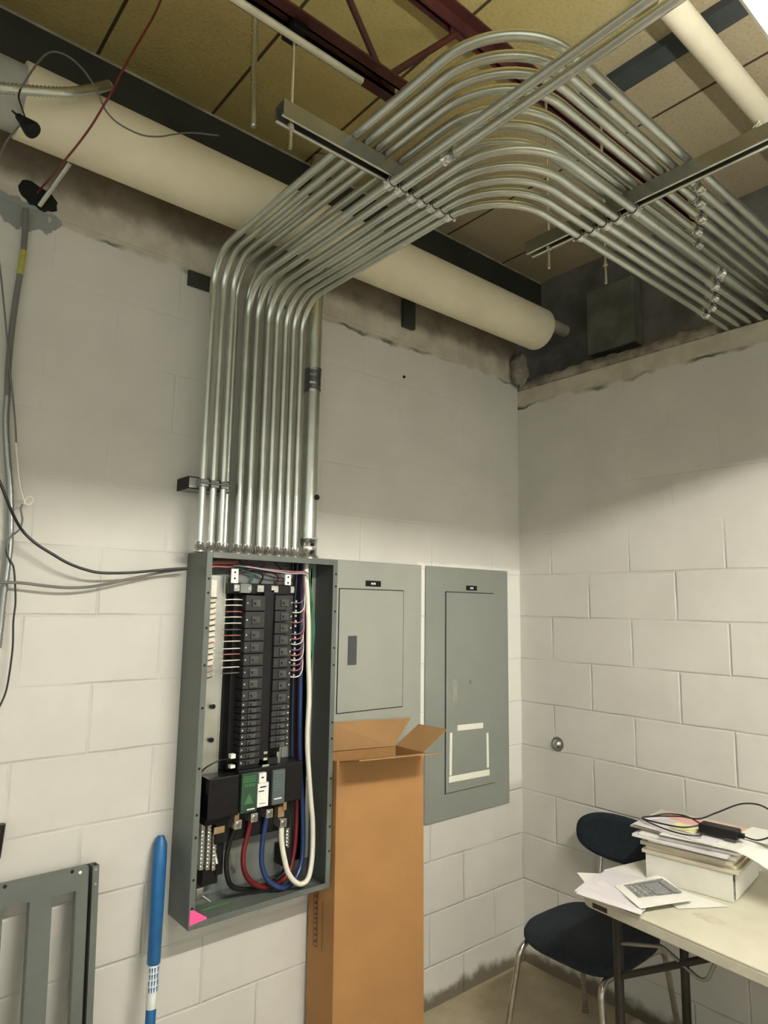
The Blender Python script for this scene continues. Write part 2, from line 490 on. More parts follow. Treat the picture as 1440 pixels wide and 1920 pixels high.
# ------------------------------------------------------------------ conduits
RC = .0118
ZL, ZU = 2.750, 2.8155
ZB = 1.787
def connector(x, y, parent):
    m = MB(); m.sweep([(x, y, ZB), (x, y, ZB + .010), (x, y, ZB + .010), (x, y, ZB + .016), (x, y, ZB + .016), (x, y, ZB + .036)],
                      [.019, .019, .016, .0165, .0145, .0145], 16)
    m.cyl((x - .006, y, ZB + .026), (x - .006, y - .021, ZB + .026), .0035, 8)
    return m.build('connector', M_EMT2, parent)
def coupling(P, d, parent, L=.05):
    P = Vector(P); d = Vector(d)
    a = P - d * L / 2; b = P + d * L / 2
    m = MB()
    m.sweep([a, a + d * .006, a + d * .006, b - d * .006, b - d * .006, b], [.0165, .0165, .0145, .0145, .0165, .0165], 16)
    for t in (-.013, .013):
        m.cyl(P + d * t, P + d * t + Vector((0, 0, -.019)), .0035, 8)
    return m.build('coupling', M_EMT2, parent)

FX = [-1.623, -1.584, -1.539, -1.503, -1.465, -1.431, -1.396]
ordin = ['leftmost', 'second from left', 'third from left', 'fourth from left', 'middle', 'sixth from left', 'seventh from left']
LY = [None, None, -1.240, -1.186, -1.145, -1.103, -1.058]
lcoup = [None, None, (1350, 508), (1345, 530), (1344, 552), (1332, 573), (1325, 586)]
llab = ['straight conduit of the lower rack running forward past every bend, the one farther left',
        'straight conduit of the lower rack running forward past every bend, the one with the coupling',
        'lower rack conduit with the largest of the five lower corner bends',
        'lower rack conduit whose corner bend is second largest of the lower five',
        'lower rack conduit whose corner bend is third of the lower five',
        'lower rack conduit whose corner bend is second smallest of the lower five',
        'lower rack conduit with the innermost and smallest corner bend']
RB = .125
RB2 = .20
G1 = 'bent conduits from the open panel'
for i, x in enumerate(FX):
    c = thing('conduit', llab[i], 'conduit', (x, -.10, ZB), G1)
    yv = -.10
    if LY[i] is None:
        path = [(x, yv, ZB), (x, yv, ZL), (x, -2.6, ZL)]
    else:
        path = [(x, yv, ZB), (x, yv, ZL), (x, LY[i], ZL), (.19, LY[i], ZL)]
    pth = fillet(path[:3], RB, 10)[:-1] + fillet(path[1:], RB2, 14)[1:] if len(path) == 4 else fillet(path, RB, 10)
    MB().sweep(pth, RC, 16).build('tube', M_EMT, c)
    connector(x, yv, c)
    if i == 1:
        P = PZ(843, 290, ZL); coupling((x, P.y, ZL), (0, 1, 0), c)
    if LY[i] is not None:
        P = PZ(*lcoup[i], ZL); coupling((P.x, LY[i], ZL), (1, 0, 0), c)
# upper tier
UX = [(-1.758, -.10), (-1.721, -.10), (-1.685, -.10), (-1.652, -.062), (-1.604, -.058), (-1.561, -.058), (-1.520, -.058)]
UY = [-1.402, -1.364, -1.332, -1.297, -1.255, -1.222, -1.172]
ucoup = [None, (1312, 347), (1303, 378), (1316, 403), (1304, 430), (1302, 456), (1395, 500)]
ulab = ['upper rack conduit at the far left, making the outermost and highest corner bend',
        'upper rack conduit second from the left, just inside the outermost corner bend',
        'upper rack conduit third from the left, its corner bend third from outside',
        'upper rack conduit fourth from the left, set back from its left neighbours',
        'upper rack conduit whose corner bend is fifth from outside, passing behind the straight pair',
        'upper rack conduit whose corner bend is sixth from outside, passing behind the straight pair',
        'upper rack conduit mostly hidden above the largest lower bend']
for i, (x, yv) in enumerate(UX):
    c = thing('conduit', ulab[i], 'conduit', (x, yv, ZB), G1)
    path = [(x, yv, ZB), (x, yv, ZU), (x, UY[i], ZU), (.19, UY[i], ZU)]
    pth = fillet(path[:3], RB, 10)[:-1] + fillet(path[1:], RB2, 14)[1:]
    MB().sweep(pth, RC, 16).build('tube', M_EMT, c)
    connector(x, yv, c)
    if ucoup[i]:
        P = PZ(*ucoup[i], ZU); coupling((P.x, UY[i], ZU), (1, 0, 0), c)
# fat riser
fx, fy = -1.325, -.078
c = thing('large_conduit', 'wide galvanised riser conduit at the right of the vertical rack', 'conduit', (fx, fy, ZB))
MB().cyl((fx, fy, ZB), (fx, fy, 3.39), .030, 28).build('tube', M_EMT, c)
MB().sweep([(fx, fy, ZB), (fx, fy, ZB + .012), (fx, fy, ZB + .012), (fx, fy, ZB + .07), (fx, fy, ZB + .07), (fx, fy, ZB + .078)],
           [.042, .042, .0345, .0345, .037, .037], 28).build('connector', M_EMT2, c)
MB().cyl((fx - .004, fy - .03, ZB + .026), (fx - .004, fy - .042, ZB + .026), .006, 12).cyl((fx - .004, fy - .03, ZB + .052), (fx - .004, fy - .042, ZB + .052), .006, 12).build('set_screw', M_BLACK, c)
zt = PY(592, 716, fy).z
tp = MB()
n = 14
tp.sweep([(fx + random.uniform(-.001, .001), fy, zt - .045 + .09 * k / n) for k in range(n + 1)], [.0315 + random.uniform(0, .002) for k in range(n + 1)], 28)
tp.build('tape_wrap', emt_mat('foil_tape', (.30, .31, .33), .2), c, label='dark crinkled tape wrapped around the riser')
zt = PY(590, 932, fy - .03).z
MB().cyl((fx + .014, fy - .024, zt), (fx + .014, fy - .034, zt), .010, 14).build('bolt_head', M_BLACK, c)

# ------------------------------------------------------------------ strut channels
def channel(m, a, b, w, h, slotdown=True, t=.003):
    """C channel between a and b (centre of the bottom face), along x or y"""
    ax = 0 if abs(a[0] - b[0]) > abs(a[1] - b[1]) else 1
    lo, hi = sorted((a[ax], b[ax])); cc = a[1 - ax]; z = a[2]
    def bb(c0, c1, z0, z1):
        if ax == 0: m.box(lo, hi, c0, c1, z0, z1)
        else: m.box(c0, c1, lo, hi, z0, z1)
    zt = z + h
    if slotdown:
        bb(cc - w / 2, cc + w / 2, zt - t, zt)
    bb(cc - w / 2, cc - w / 2 + t, z, zt - t); bb(cc + w / 2 - t, cc + w / 2, z, zt - t)
    bb(cc - w / 2 + .0075, cc - w / 2 + .010, z + t, z + .009); bb(cc + w / 2 - .010, cc + w / 2 - .0075, z + t, z + .009)
    return m
s1 = thing('strut_channel', 'steel strut channel crossing the conduits, nearest the back wall', 'strut', (-1.67, -.87, 2.7625))
channel(MB(), (-1.97, -.87, 2.7625), (-1.355, -.87, 2.7625), .041, .041).build('channel', M_STRUT, s1)
s2 = thing('strut_channel', 'long steel strut channel holding the conduits before the right wall', 'strut', (-1.02, -1.5, 2.7625))
channel(MB(), (-1.02, -.868, 2.7625), (-1.02, -2.6, 2.7625), .041, .041).build('channel', M_STRUT, s2)
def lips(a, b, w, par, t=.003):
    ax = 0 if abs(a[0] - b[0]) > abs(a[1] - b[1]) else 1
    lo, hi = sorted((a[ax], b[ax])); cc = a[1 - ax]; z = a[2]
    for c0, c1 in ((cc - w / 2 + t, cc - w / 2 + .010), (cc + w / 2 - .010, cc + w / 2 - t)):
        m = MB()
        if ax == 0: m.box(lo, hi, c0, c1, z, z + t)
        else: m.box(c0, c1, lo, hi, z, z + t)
        m.build('channel_lip', M_BRIGHT, par, bevel=.0008)  # lips paler than their channel: the lit edge line is put into the colour
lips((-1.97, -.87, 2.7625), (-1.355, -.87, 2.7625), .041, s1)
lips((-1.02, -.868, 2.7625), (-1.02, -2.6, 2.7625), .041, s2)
def clamp(P, d, parent):
    """strap clamp hanging a conduit from a strut above; P conduit centre, d conduit direction"""
    P = Vector(P); d = Vector(d); s = Vector((d.y, d.x, 0))
    m = MB()
    for t in (-.006, .006): pass
    n = 12; ring = []
    a0 = radians(-50); a1 = radians(230)
    for k in range(n + 1):
        a = a0 + (a1 - a0) * k / n
        ring.append(P + (s * cos(a) + Vector((0, 0, -1)) * sin(a)) * (RC + .0022))
    vs = []; fs = []
    for k, r in enumerate(ring):
        o = (r - P).normalized() * .002
        vs += [r - d * .011, r + d * .011, r + o + d * .011, r + o - d * .011]
    for k in range(n):
        A = 4 * k; B = 4 * (k + 1)
        for q_ in range(4):
            fs.append((A + q_, A + (q_ + 1) % 4, B + (q_ + 1) % 4, B + q_))
    m.add(vs, fs)
    m.cyl(P - s * (RC + .012) + Vector((0, 0, -.004)), P + s * (RC + .012) + Vector((0, 0, -.004)), .003, 8)
    m.cyl(P + s * (RC + .006) + Vector((0, 0, -.004)), P + s * (RC + .011) + Vector((0, 0, -.004)), .0065, 6)
    return m.build('pipe_clamp', M_EMT2, parent)
for x in FX: clamp((x, -.87, ZL), (0, 1, 0), s1)
for i in range(2, 7): clamp((-1.02, LY[i], ZL), (1, 0, 0), s2)
def rod(x, y, z0, z1, lab, clip=True):
    r = thing('threaded_rod', lab, 'rod', (x, y, z0))
    m = MB(); nn = int((z1 - z0) / .004)
    m.sweep([(x, y, z0 + (z1 - z0) * k / nn) for k in range(nn + 1)], [.0042 + (.0007 if k % 2 else 0) for k in range(nn + 1)], 10)
    m.build('rod', M_EMT2, r)
    MB().cyl((x, y, 2.7535), (x, y, 2.7615), .009, 6).build('nut', M_EMT2, r)
    if clip: MB().box(x - .02, x + .02, y - .03, y + .03, z1 - .03, z1 + .02).build('beam_clip', M_BLACK, r, bevel=.003)
    return r
rod(-1.937, -.87, 2.70, 3.03, 'threaded rod hanging from the red joist at the left end of the strut')
for (x_, y_, l_) in ((1043, 470, 'threaded rod at the free end of the long strut near the right wall'),
                     (1135, 492, 'threaded rod end showing below the innermost conduit near the right wall')):
    P = PZ(x_, y_, 2.765)
    rod(-1.02 if x_ == 1043 else P.x, P.y, 2.69, 3.39, l_, False)
# small strut with the three left conduits, fixed to the wall
za = PY(395, 908, -.10).z
s3 = thing('strut_bracket', 'short strut on the back wall clamping the three leftmost risers', 'strut', (-1.73, 0, za - .02))
MB().box(-1.80, -1.655, -.087, -.083, za - .02, za + .02).box(-1.80, -1.655, -.087, 0, za - .02, za - .017).box(-1.80, -1.655, -.087, 0, za + .017, za + .02).build('channel', M_STRUT, s3)
MB().box(-1.803, -1.799, -.087, 0, za - .02, za + .02).build('end_cap', M_BLACK, s3)
for x in (-1.758, -1.721, -1.685):
    m = MB()
    m.box(x - .016, x + .016, -.1155, -.113, za - .012, za + .012).box(x - .016, x - .0125, -.1155, -.087, za - .012, za + .012)\
        .box(x + .0125, x + .016, -.1155, -.087, za - .012, za + .012)
    m.cyl((x - .018, -.118, za), (x + .018, -.118, za), .0035, 8)
    m.build('pipe_clamp', M_STRUT, s3, bevel=.001)

# ------------------------------------------------------------------ vertical flex in front of the ceiling
def flex(pts, r, pitch=.006, seg=12, amp=.12):
    """corrugated armoured tube"""
    pts = spline(pts, 10)
    L = [0]
    for a, b in zip(pts, pts[1:]): L.append(L[-1] + (b - a).length)
    n = max(4, int(L[-1] / pitch * 2)); out = []; rr = []
    j_ = 0
    for k in range(n + 1):
        s_ = L[-1] * k / n
        while j_ < len(L) - 2 and L[j_ + 1] < s_: j_ += 1
        f = (s_ - L[j_]) / max(1e-9, L[j_ + 1] - L[j_])
        out.append(pts[j_].lerp(pts[j_ + 1], f)); rr.append(r * (1 + (amp if k % 2 else -amp)))
    return MB().sweep(out, rr, seg)
yv = -.55
tag(flex([PY(478, -20, yv), PY(478, 60, yv), PY(476, 150, yv), PY(475, 238, yv)], .0085, .014, 12, .2).build('flexible_conduit', M_EMT),
    'corrugated flexible conduit hanging straight down left of the strut', 'conduit')
fl = thing('flexible_conduit', 'thick armoured flexible conduit curving in front of the cream pipe at left', 'conduit', PY(60, 170, -.36))
flex([PY(-90, 140, -.36), PY(-30, 160, -.36), PY(60, 170, -.36), PY(130, 173, -.36), PY(175, 167, -.34), PY(203, 160, -.30)], .0125, .010).build('armour', M_EMT, fl)

def wire(name, lab, cat, pts, r, m, plane, seg=8, n=8):
    P = [(PY(a, b, plane) if len(t) == 0 else PY(a, b, t[0])) for (a, b, *t) in pts]
    return tag(MB().sweep(spline(P, n), r, seg).build(name, m), lab, cat)
wire('cable', 'thin wire looping over the cream pipe at upper left', 'cable',
     [(38, 168), (50, 148), (66, 124), (85, 103), (104, 97), (128, 106), (152, 126), (174, 156), (188, 185), (197, 205), (215, 226), (240, 242), (270, 254), (300, 256), (325, 252), (360, 249), (410, 254)], .0024, M_CGREY, -.40)
wire('red_wire', 'single red wire running from the ceiling to the hole in the wall', 'wire',
     [(306, -10, -.5), (288, 30, -.5), (262, 75, -.48), (232, 128, -.46), (208, 175, -.44), (193, 200, -.42), (172, 235, -.40), (148, 268, -.38), (122, 300, -.34), (98, 330, -.2), (78, 352, -.02), (70, 362, 0)], .0028, mat('red_wire_jacket', (.17, .018, .014), .45), -.4)
pl = thing('hanging_lampholder', 'black rubber lampholder hanging by a wire in front of the cream pipe', 'socket', PY(45, 235, -.42))
A = PY(34, 218, -.42); B = PY(60, 243, -.44)
d = (B - A)
MB().sweep([A, A + d * .3, A + d * .45, A + d * .8, B, B + d * .12], [.008, .011, .014, .019, .0215, .020], 18).build('socket', M_BLACK, pl)
MB().sweep([PY(22, 207, -.42), A], [.002, .004], 8).build('screw_stub', M_BLACK, pl)
MB().sweep(spline([PY(38, 168, -.42), PY(35, 182, -.42), PY(40, 200, -.42), PY(47, 220, -.42)], 6), .0022, 8).build('upper_lead', M_CBLACK, pl)
MB().sweep(spline([PY(36, 236, -.42), PY(24, 250, -.42), PY(12, 266, -.42), PY(3, 285, -.42), PY(-12, 320, -.42)], 6), .0022, 8).build('lower_lead', M_CGREY, pl)
tag(MB().cyl(PY(131, 306, -.12), PY(74, 386, -.004), .0075, 14).build('pipe_stub', M_EMT), 'short grey tube poking out of the hole in the back wall', 'tube')

# cables down the left of the back wall
g = thing('cable_run', 'taped grey cable dropping down the far left of the back wall', 'cable', PY(15, 900, -.03))
MB().sweep(spline([PY(x_, y_, -.018) for x_, y_ in ((48, 392), (47, 430), (44, 470), (38, 510), (30, 560), (22, 620), (16, 680), (14, 740))], 6), .0085, 12).build('jacket', M_CGREY, g)
MB().sweep(spline([PY(x_, y_, -.019) for x_, y_ in ((44, 470), (41, 492), (37, 515))], 6), .0092, 12).build('tape', M_WIREY, g, label='yellow green tape around the cable')
flex([PY(x_, y_, -.018) for x_, y_ in ((14, 740), (11, 790), (14, 850), (19, 920), (20, 980), (18, 1030), (12, 1075), (6, 1120), (1, 1170), (-4, 1215))], .009, .012, 12, .08).build('armoured_section', M_STRUT, g)
wire('thin_wire', 'thin dark wire crossing the taped cable at far left and ending in a white loop', 'wire',
     [(-4, 470), (2, 520), (10, 600), (17, 680), (24, 745), (29, 800), (32, 860), (38, 905), (44, 935)], .0026, M_CGREY, -.035)
wire('thin_wire', 'short white wire curled in a loop at far left', 'wire',
     [(30, 830), (34, 880), (39, 915), (45, 938), (50, 946), (58, 944), (62, 936), (56, 931), (48, 936), (45, 945)], .0026, M_CWHITE, -.04)
wire('thin_wire', 'thin wire curling below the white loop at far left', 'wire',
     [(42, 945), (39, 955), (42, 975), (36, 993), (24, 1003), (16, 1012), (13, 1025), (16, 1042)], .0026, M_CGREY, -.04)
wire('thin_wire', 'thin dark wire falling past the block joints at far left', 'wire',
     [(13, 1020), (12, 1035), (17, 1048), (25, 1062), (28, 1090), (29, 1130), (25, 1165), (24, 1210), (18, 1260), (10, 1300), (-6, 1335)], .0026, M_CBLACK, -.03)
wire('cable', 'black cable sagging across the back wall into the left side of the open panel', 'cable',
     [(-30, 850, -.10), (0, 905, -.10), (20, 955, -.09), (40, 992), (66, 1018), (100, 1040), (128, 1056), (160, 1068), (190, 1074), (240, 1074), (290, 1070), (325, 1067), (352, 1066)], .0042, M_CBLACK, -.07)
wire('cable', 'grey cable sagging below the black one into the left side of the open panel', 'cable',
     [(-30, 1092), (0, 1092), (40, 1093), (90, 1099), (130, 1102), (170, 1100), (210, 1093), (250, 1084), (300, 1074), (340, 1068), (352, 1067)], .0042, M_CGREY, -.05)
tag(MB().cyl(PY(2, 1545, -.02), PY(-8, 1610, -.02), .012, 12).build('cable_end', M_CBLACK), 'black cable end at the far left edge above the slotted cover', 'cable')

# ------------------------------------------------------------------ open breaker panel
X0, X1, Z0, Z1, D = -1.752, -1.236, .660, 1.787, .146
bp = thing('breaker_panel', 'large open grey breaker panel with exposed breakers and thick coloured cables', 'electrical panel', ((X0 + X1) / 2, 0, Z0))
t = .0022
e = MB()
e.box(X0, X1, -.004, -.001, Z0, Z1)
e.box(X0, X0 + t, -D, -.004, Z0, Z1).box(X1 - t, X1, -D, -.004, Z0, Z1)
e.box(X0 + t, X1 - t, -D, -.004, Z0, Z0 + t).box(X0 + t, X1 - t, -D, -.004, Z1 - t, Z1)
FW = .020
e.box(X0, X0 + FW, -D - t, -D, Z0, Z1).box(X1 - FW, X1, -D - t, -D, Z0, Z1)
e.box(X0 + FW, X1 - FW, -D - t, -D, Z0, Z0 + FW - .002).box(X0 + FW, X1 - FW, -D - t, -D, Z1 - FW, Z1)
e.build('enclosure', M_CAB, bp, bevel=.0012, seg=1)
for (xx, zs) in ((X0 + .010, (1.70, 1.655, 1.545, 1.43, 1.30, 1.12, .985, .92, .80, .72)), (X1 - .008, (1.735, 1.69, 1.60, 1.47, 1.41, 1.21, 1.155, 1.02, .93, .86, .78))):
    for z_ in zs:
        MB().cyl((xx, -D - t - .0006, z_), (xx, -D - t + .0004, z_), .0042, 10).build('screw_hole', M_BLACK, bp)
MB().box(-1.735, -1.255, -.010, -.0045, .69, 1.76).build('back_plate', M_BACKP, bp)
MB().box(-1.60, -1.34, -.035, -.010, .95, 1.735).build('interior_plate', M_BACKP, bp, bevel=.003)
# rail with bars on the left
MB().box(-1.710, -1.640, -.062, -.058, 1.07, 1.715).box(-1.712, -1.708, -.062, -.02, 1.07, 1.715).box(-1.642, -1.638, -.066, -.02, 1.07, 1.715)\
    .build('neutral_rail', M_RAIL, bp)
MB().box(-1.700, -1.676, -.074, -.062, 1.42, 1.70).build('neutral_bar', M_BRIGHT, bp, bevel=.001)
for z_ in (1.29, 1.185):
    MB().cyl((-1.668, -.062, z_), (-1.668, -.074, z_), .008, 12).build('bolt', M_BLACK, bp)
MB().box(-1.642, -1.616, -.106, -.100, 1.690, 1.738).build('tie_bracket', M_WHITE, bp, bevel=.001)
MB().box(-1.433, -1.409, -.106, -.100, 1.690, 1.730).build('tie_bracket', M_WHITE, bp, bevel=.001)
for bx_, bt_ in ((-1.629, 1.738), (-1.421, 1.730)):
    for hz_ in (bt_ - .012, bt_ - .032):
        MB().cyl((bx_, -.1064, hz_), (bx_, -.1058, hz_), .0035, 10).build('bracket_hole', M_SLOT, bp)
# black breaker base
MB().box(-1.612, -1.404, -.075, -.035, 1.085, 1.675).box(-1.518, -1.478, -.112, -.075, 1.09, 1.672).build('bus_base', M_BLACK, bp, bevel=.002)
# top lug strip
MB().box(-1.640, -1.395, -.098, -.035, 1.655, 1.692).build('top_insulator', M_BLACK, bp, bevel=.003)
for (a, b) in ((-1.632, -1.612), (-1.586, -1.568), (-1.545, -1.520), (-1.490, -1.463), (-1.412, -1.398)):
    MB().box(a, b, -.112, -.098, 1.663, 1.686).cyl(((a + b) / 2, -.112, 1.674), ((a + b) / 2, -.115, 1.674), .006, 10).build('terminal', M_EMT2, bp, bevel=.001)
MB().box(-1.61, -1.572, -.114, -.100, 1.658, 1.69).build('breaker_clip', M_BACKP, bp, bevel=.002)

def breaker(x0, x1, z1, h, side):
    mid = (x0 + x1) / 2
    yb, yf = -.060, -.122
    m = MB()
    m.box(x0, x1, yf, yb, z1 - h + .0012, z1 - .0012)
    # raised handle block
    b = m.build('breaker', M_BRK, bp, bevel=.0018)
    hw = (x1 - x0)
    s = 1 if side == 'L' else -1
    k = MB()
    k.box(mid - .014, mid + .016, yf - .005, yf, z1 - h / 2 - min(h * .32, .012), z1 - h / 2 + min(h * .32, .012))
    k.prism([(mid - .008, yf - .014, z1 - h / 2 - .0035), (mid + .002, yf - .014, z1 - h / 2 - .0035), (mid + .004, yf - .005, z1 - h / 2 - .0035), (mid - .010, yf - .005, z1 - h / 2 - .0035)], (0, 0, .007))
    k.build('toggle', M_BRKT, b, bevel=.0008)
    d_ = MB()
    d_.cyl(((x0 + .006) if side == 'L' else (x1 - .006), yf - .0012, z1 - h / 2), ((x0 + .006) if side == 'L' else (x1 - .006), yf, z1 - h / 2), .003, 8)
    d_.build('terminal_screw', M_EMT2, b)
    return b
rows_L = [1.652, 1.598, 1.541, 1.499, 1.459, 1.418, 1.379, 1.342, 1.305]
for a, b in zip(rows_L, rows_L[1:]): breaker(-1.592, -1.518, a, a - b, 'L')
z_ = 1.305
while z_ > 1.105: breaker(-1.592, -1.518, z_, .0204, 'L'); z_ -= .0204
rows_R = [1.655, 1.601, 1.562, 1.521, 1.481, 1.442, 1.406, 1.368, 1.330, 1.286]
for a, b in zip(rows_R, rows_R[1:]): breaker(-1.478, -1.408, a, a - b, 'R')
z_ = 1.286
while z_ > 1.15: breaker(-1.478, -1.408, z_, .0204, 'R'); z_ -= .0204
# main lug covers
MB().box(-1.700, -1.592, -.132, -.030, .955, 1.080).box(-1.722, -1.700, -.075, -.02, .96, 1.085).build('lug_cover', M_BLACK, bp, bevel=.004)
MB().box(-1.592, -1.345, -.122, -.030, .962, 1.088).build('lug_cover', M_BLACK, bp, bevel=.003)
MB().box(-1.592, -1.44, -.112, -.035, 1.088, 1.112).build('cover_ridge', M_BLACK, bp, bevel=.002)
lb = MB().box(-1.588, -1.530, -.138, -.122, .958, 1.080).build('green_label', M_GREEN, bp, bevel=.002, label='dark green instruction label')
m = MB()
for k in range(3): m.box(-1.583, -1.536, -.1386, -.138, 1.068 - k * .007, 1.071 - k * .007)
for k in range(5): m.box(-1.578 + k * .008, -1.573 + k * .008, -.1386, -.138, 1.038, 1.047)
m.build('label_print', M_GREENT, lb)
MB().box(-1.566, -1.538, -.1386, -.138, .966, .970).build('label_print', M_WHITE, lb)
MB().prism([(-1.577, -.1384, .985), (-1.543, -.1384, .985), (-1.560, -.1384, 1.018)], (0, .0004, 0)).build('label_print', M_GREENT, lb)
lb = MB().box(-1.529, -1.488, -.138, -.122, .968, 1.042).box(-1.525, -1.498, -.138, -.122, 1.043, 1.074).build('white_label', M_WHITE, bp, bevel=.001, label='bright white paper label')
m = MB().box(-1.520, -1.497, -.1386, -.138, 1.028, 1.032).box(-1.525, -1.505, -.1386, -.138, 1.016, 1.019).box(-1.517, -1.508, -.1386, -.138, 1.058, 1.062)
m.build('label_print', M_BLACK, lb)
MB().box(-1.521, -1.500, -.1386, -.138, .978, .980).build('label_print', M_INK, lb)
lb = MB().box(-1.472, -1.424, -.136, -.122, .965, 1.075).build('slate_label', M_DKLAB, bp, bevel=.002, label='slate grey rating label')
m = MB().box(-1.465, -1.436, -.1366, -.136, .982, .986)
m.build('label_print', M_WHITE, lb)
m = MB()
for k, w in enumerate((.034, .014, 0, .026, .022, .026, .014)):
    if w: m.box(-1.466, -1.466 + w, -.1366, -.136, 1.064 - k * .009, 1.0665 - k * .009)
m.build('label_print', M_CGREY, lb)
# lug row
MB().box(-1.64, -1.36, -.075, -.02, .86, .96).build('lug_block', M_BLACK, bp, bevel=.003)
LUG = [(-1.583, .921), (-1.525, .932), (-1.468, .935), (-1.413, .895)]
for (x, z_) in LUG:
    l_ = MB().box(x - .013, x + .013, -.118, -.07, z_ - .014, z_ + .014).build('lug', M_EMT2, bp, bevel=.002)
    MB().cyl((x, -.118, z_), (x, -.121, z_), .008, 16).build('lug_screw', M_CHROME, l_)
MB().box(-1.594, -1.578, -.112, -.08, .936, .958).box(-1.428, -1.404, -.105, -.08, .912, .945).box(-1.414, -1.402, -.115, -.08, .935, .965).build('lug_tang', M_BRASS, bp)
MB().box(-1.648, -1.612, -.082, -.078, .895, .915).build('bond_strap', M_BRASS, bp)
# ground bars lower left and right of the lugs
for x, zt_, zb_ in ((-1.678, .935, .79), (-1.656, .93, .785), (-1.636, .895, .78), (-1.362, .895, .79)):
    gb = MB().box(x - .006, x + .006, -.066, -.050, zb_, zt_).build('ground_bar', M_EMT2, bp, bevel=.001)
    m = MB()
    z_ = zb_ + .008
    while z_ < zt_ - .004:
        m.cyl((x, -.066, z_), (x, -.071, z_), .0042, 8); z_ += .0115
    m.build('bar_screws', M_EMT2, gb)
MB().box(-1.69, -1.625, -.10, -.010, .93, 1.00).build('ground_bar_cover', M_BLACK, bp, bevel=.004)
MB().box(-1.668, -1.615, -.055, -.010, .735, .785).box(-1.625, -1.600, -.06, -.012, .76, .94).build('bar_support', M_BLACK, bp, bevel=.002)
MB().box(-1.380, -1.345, -.07, -.012, .735, .80).build('bar_support', M_BLACK, bp, bevel=.002)
MB().box(-1.372, -1.338, -.06, -.012, .90, .965).build('bar_support', M_BLACK, bp, bevel=.002)
MB().box(-1.688, -1.664, -.06, -.012, .70, .735).build('ground_clip', M_RAIL, bp, bevel=.002)
MB().cyl((-1.672, -.07, .715), (-1.648, -.08, .695), .003, 8).cyl((-1.632, -.06, .83), (-1.628, -.07, .80), .006, 10).build('loose_screw', M_EMT2, bp)
MB().box(-1.548, -1.530, -.014, -.008, .735, .80).build('knockout_clip', M_EMT2, bp)

def cable(pts, r, m, name='feeder_cable', n=7, seg=14, lab=None):
    return MB().sweep(spline(pts, n), r, seg).build(name, m, bp, label=lab)
cable([(-1.413, -.105, .885), (-1.413, -.108, .84), (-1.405, -.112, .79), (-1.388, -.114, .735), (-1.36, -.116, .698), (-1.332, -.116, .684), (-1.304, -.112, .693), (-1.286, -.104, .735),
       (-1.280, -.10, .80), (-1.284, -.10, .88), (-1.294, -.10, .95), (-1.310, -.10, 1.08), (-1.316, -.10, 1.17), (-1.314, -.10, 1.30), (-1.322, -.10, 1.44), (-1.326, -.10, 1.55), (-1.334, -.10, 1.66), (-1.338, -.095, 1.72), (-1.332, -.085, 1.775)], .0088, M_CWHITE, lab='thick white feeder cable')
cable([(-1.461, -.09, .925), (-1.468, -.085, .87), (-1.474, -.085, .81), (-1.470, -.086, .76), (-1.448, -.088, .715), (-1.405, -.090, .683), (-1.363, -.085, .678), (-1.33, -.075, .69), (-1.300, -.062, .73), (-1.293, -.058, .80), (-1.300, -.06, .92), (-1.318, -.065, 1.05), (-1.328, -.068, 1.20), (-1.332, -.068, 1.40), (-1.338, -.068, 1.60), (-1.335, -.07, 1.775)], .0085, M_CBLUE, lab='thick blue feeder cable')
cable([(-1.521, -.09, .925), (-1.530, -.085, .87), (-1.540, -.082, .82), (-1.536, -.080, .77), (-1.515, -.078, .73), (-1.478, -.074, .70), (-1.43, -.066, .685), (-1.38, -.055, .682), (-1.34, -.045, .70), (-1.318, -.036, .745), (-1.306, -.032, .83), (-1.305, -.03, 1.0), (-1.315, -.03, 1.3), (-1.32, -.03, 1.775)], .0082, M_CRED, lab='thick red feeder cable')
cable([(-1.577, -.09, .91), (-1.588, -.075, .86), (-1.594, -.07, .81), (-1.588, -.068, .755), (-1.565, -.062, .715), (-1.51, -.052, .690), (-1.44, -.042, .680), (-1.38, -.032, .685), (-1.335, -.024, .71), (-1.325, -.022, .80), (-1.33, -.022, 1.0), (-1.345, -.025, 1.2), (-1.35, -.025, 1.775)], .0082, M_CBLACK, lab='thick black feeder cable')
cable([(-1.345, -.05, 1.09), (-1.35, -.05, 1.25), (-1.352, -.05, 1.45), (-1.355, -.05, 1.62), (-1.35, -.055, 1.775)], .0075, mat('navy_wire', (.007, .011, .032), .3), lab='navy blue cable')
cable([PY(579, 1250, -.07), PY(585, 1225, -.07), PY(589, 1190, -.07), PY(588, 1150, -.07), PY(584, 1115, -.07), PY(581, 1085, -.07), PY(583, 1062, -.07)], .0026, M_CGREEN, 'branch_wire', lab='green wire')
cable([PY(582, 1262, -.08), PY(586, 1235, -.08), PY(586, 1195, -.08), PY(585, 1150, -.08), PY(582, 1110, -.08), PY(580, 1062, -.08)], .0022, M_CGREEN, 'branch_wire', lab='green wire')
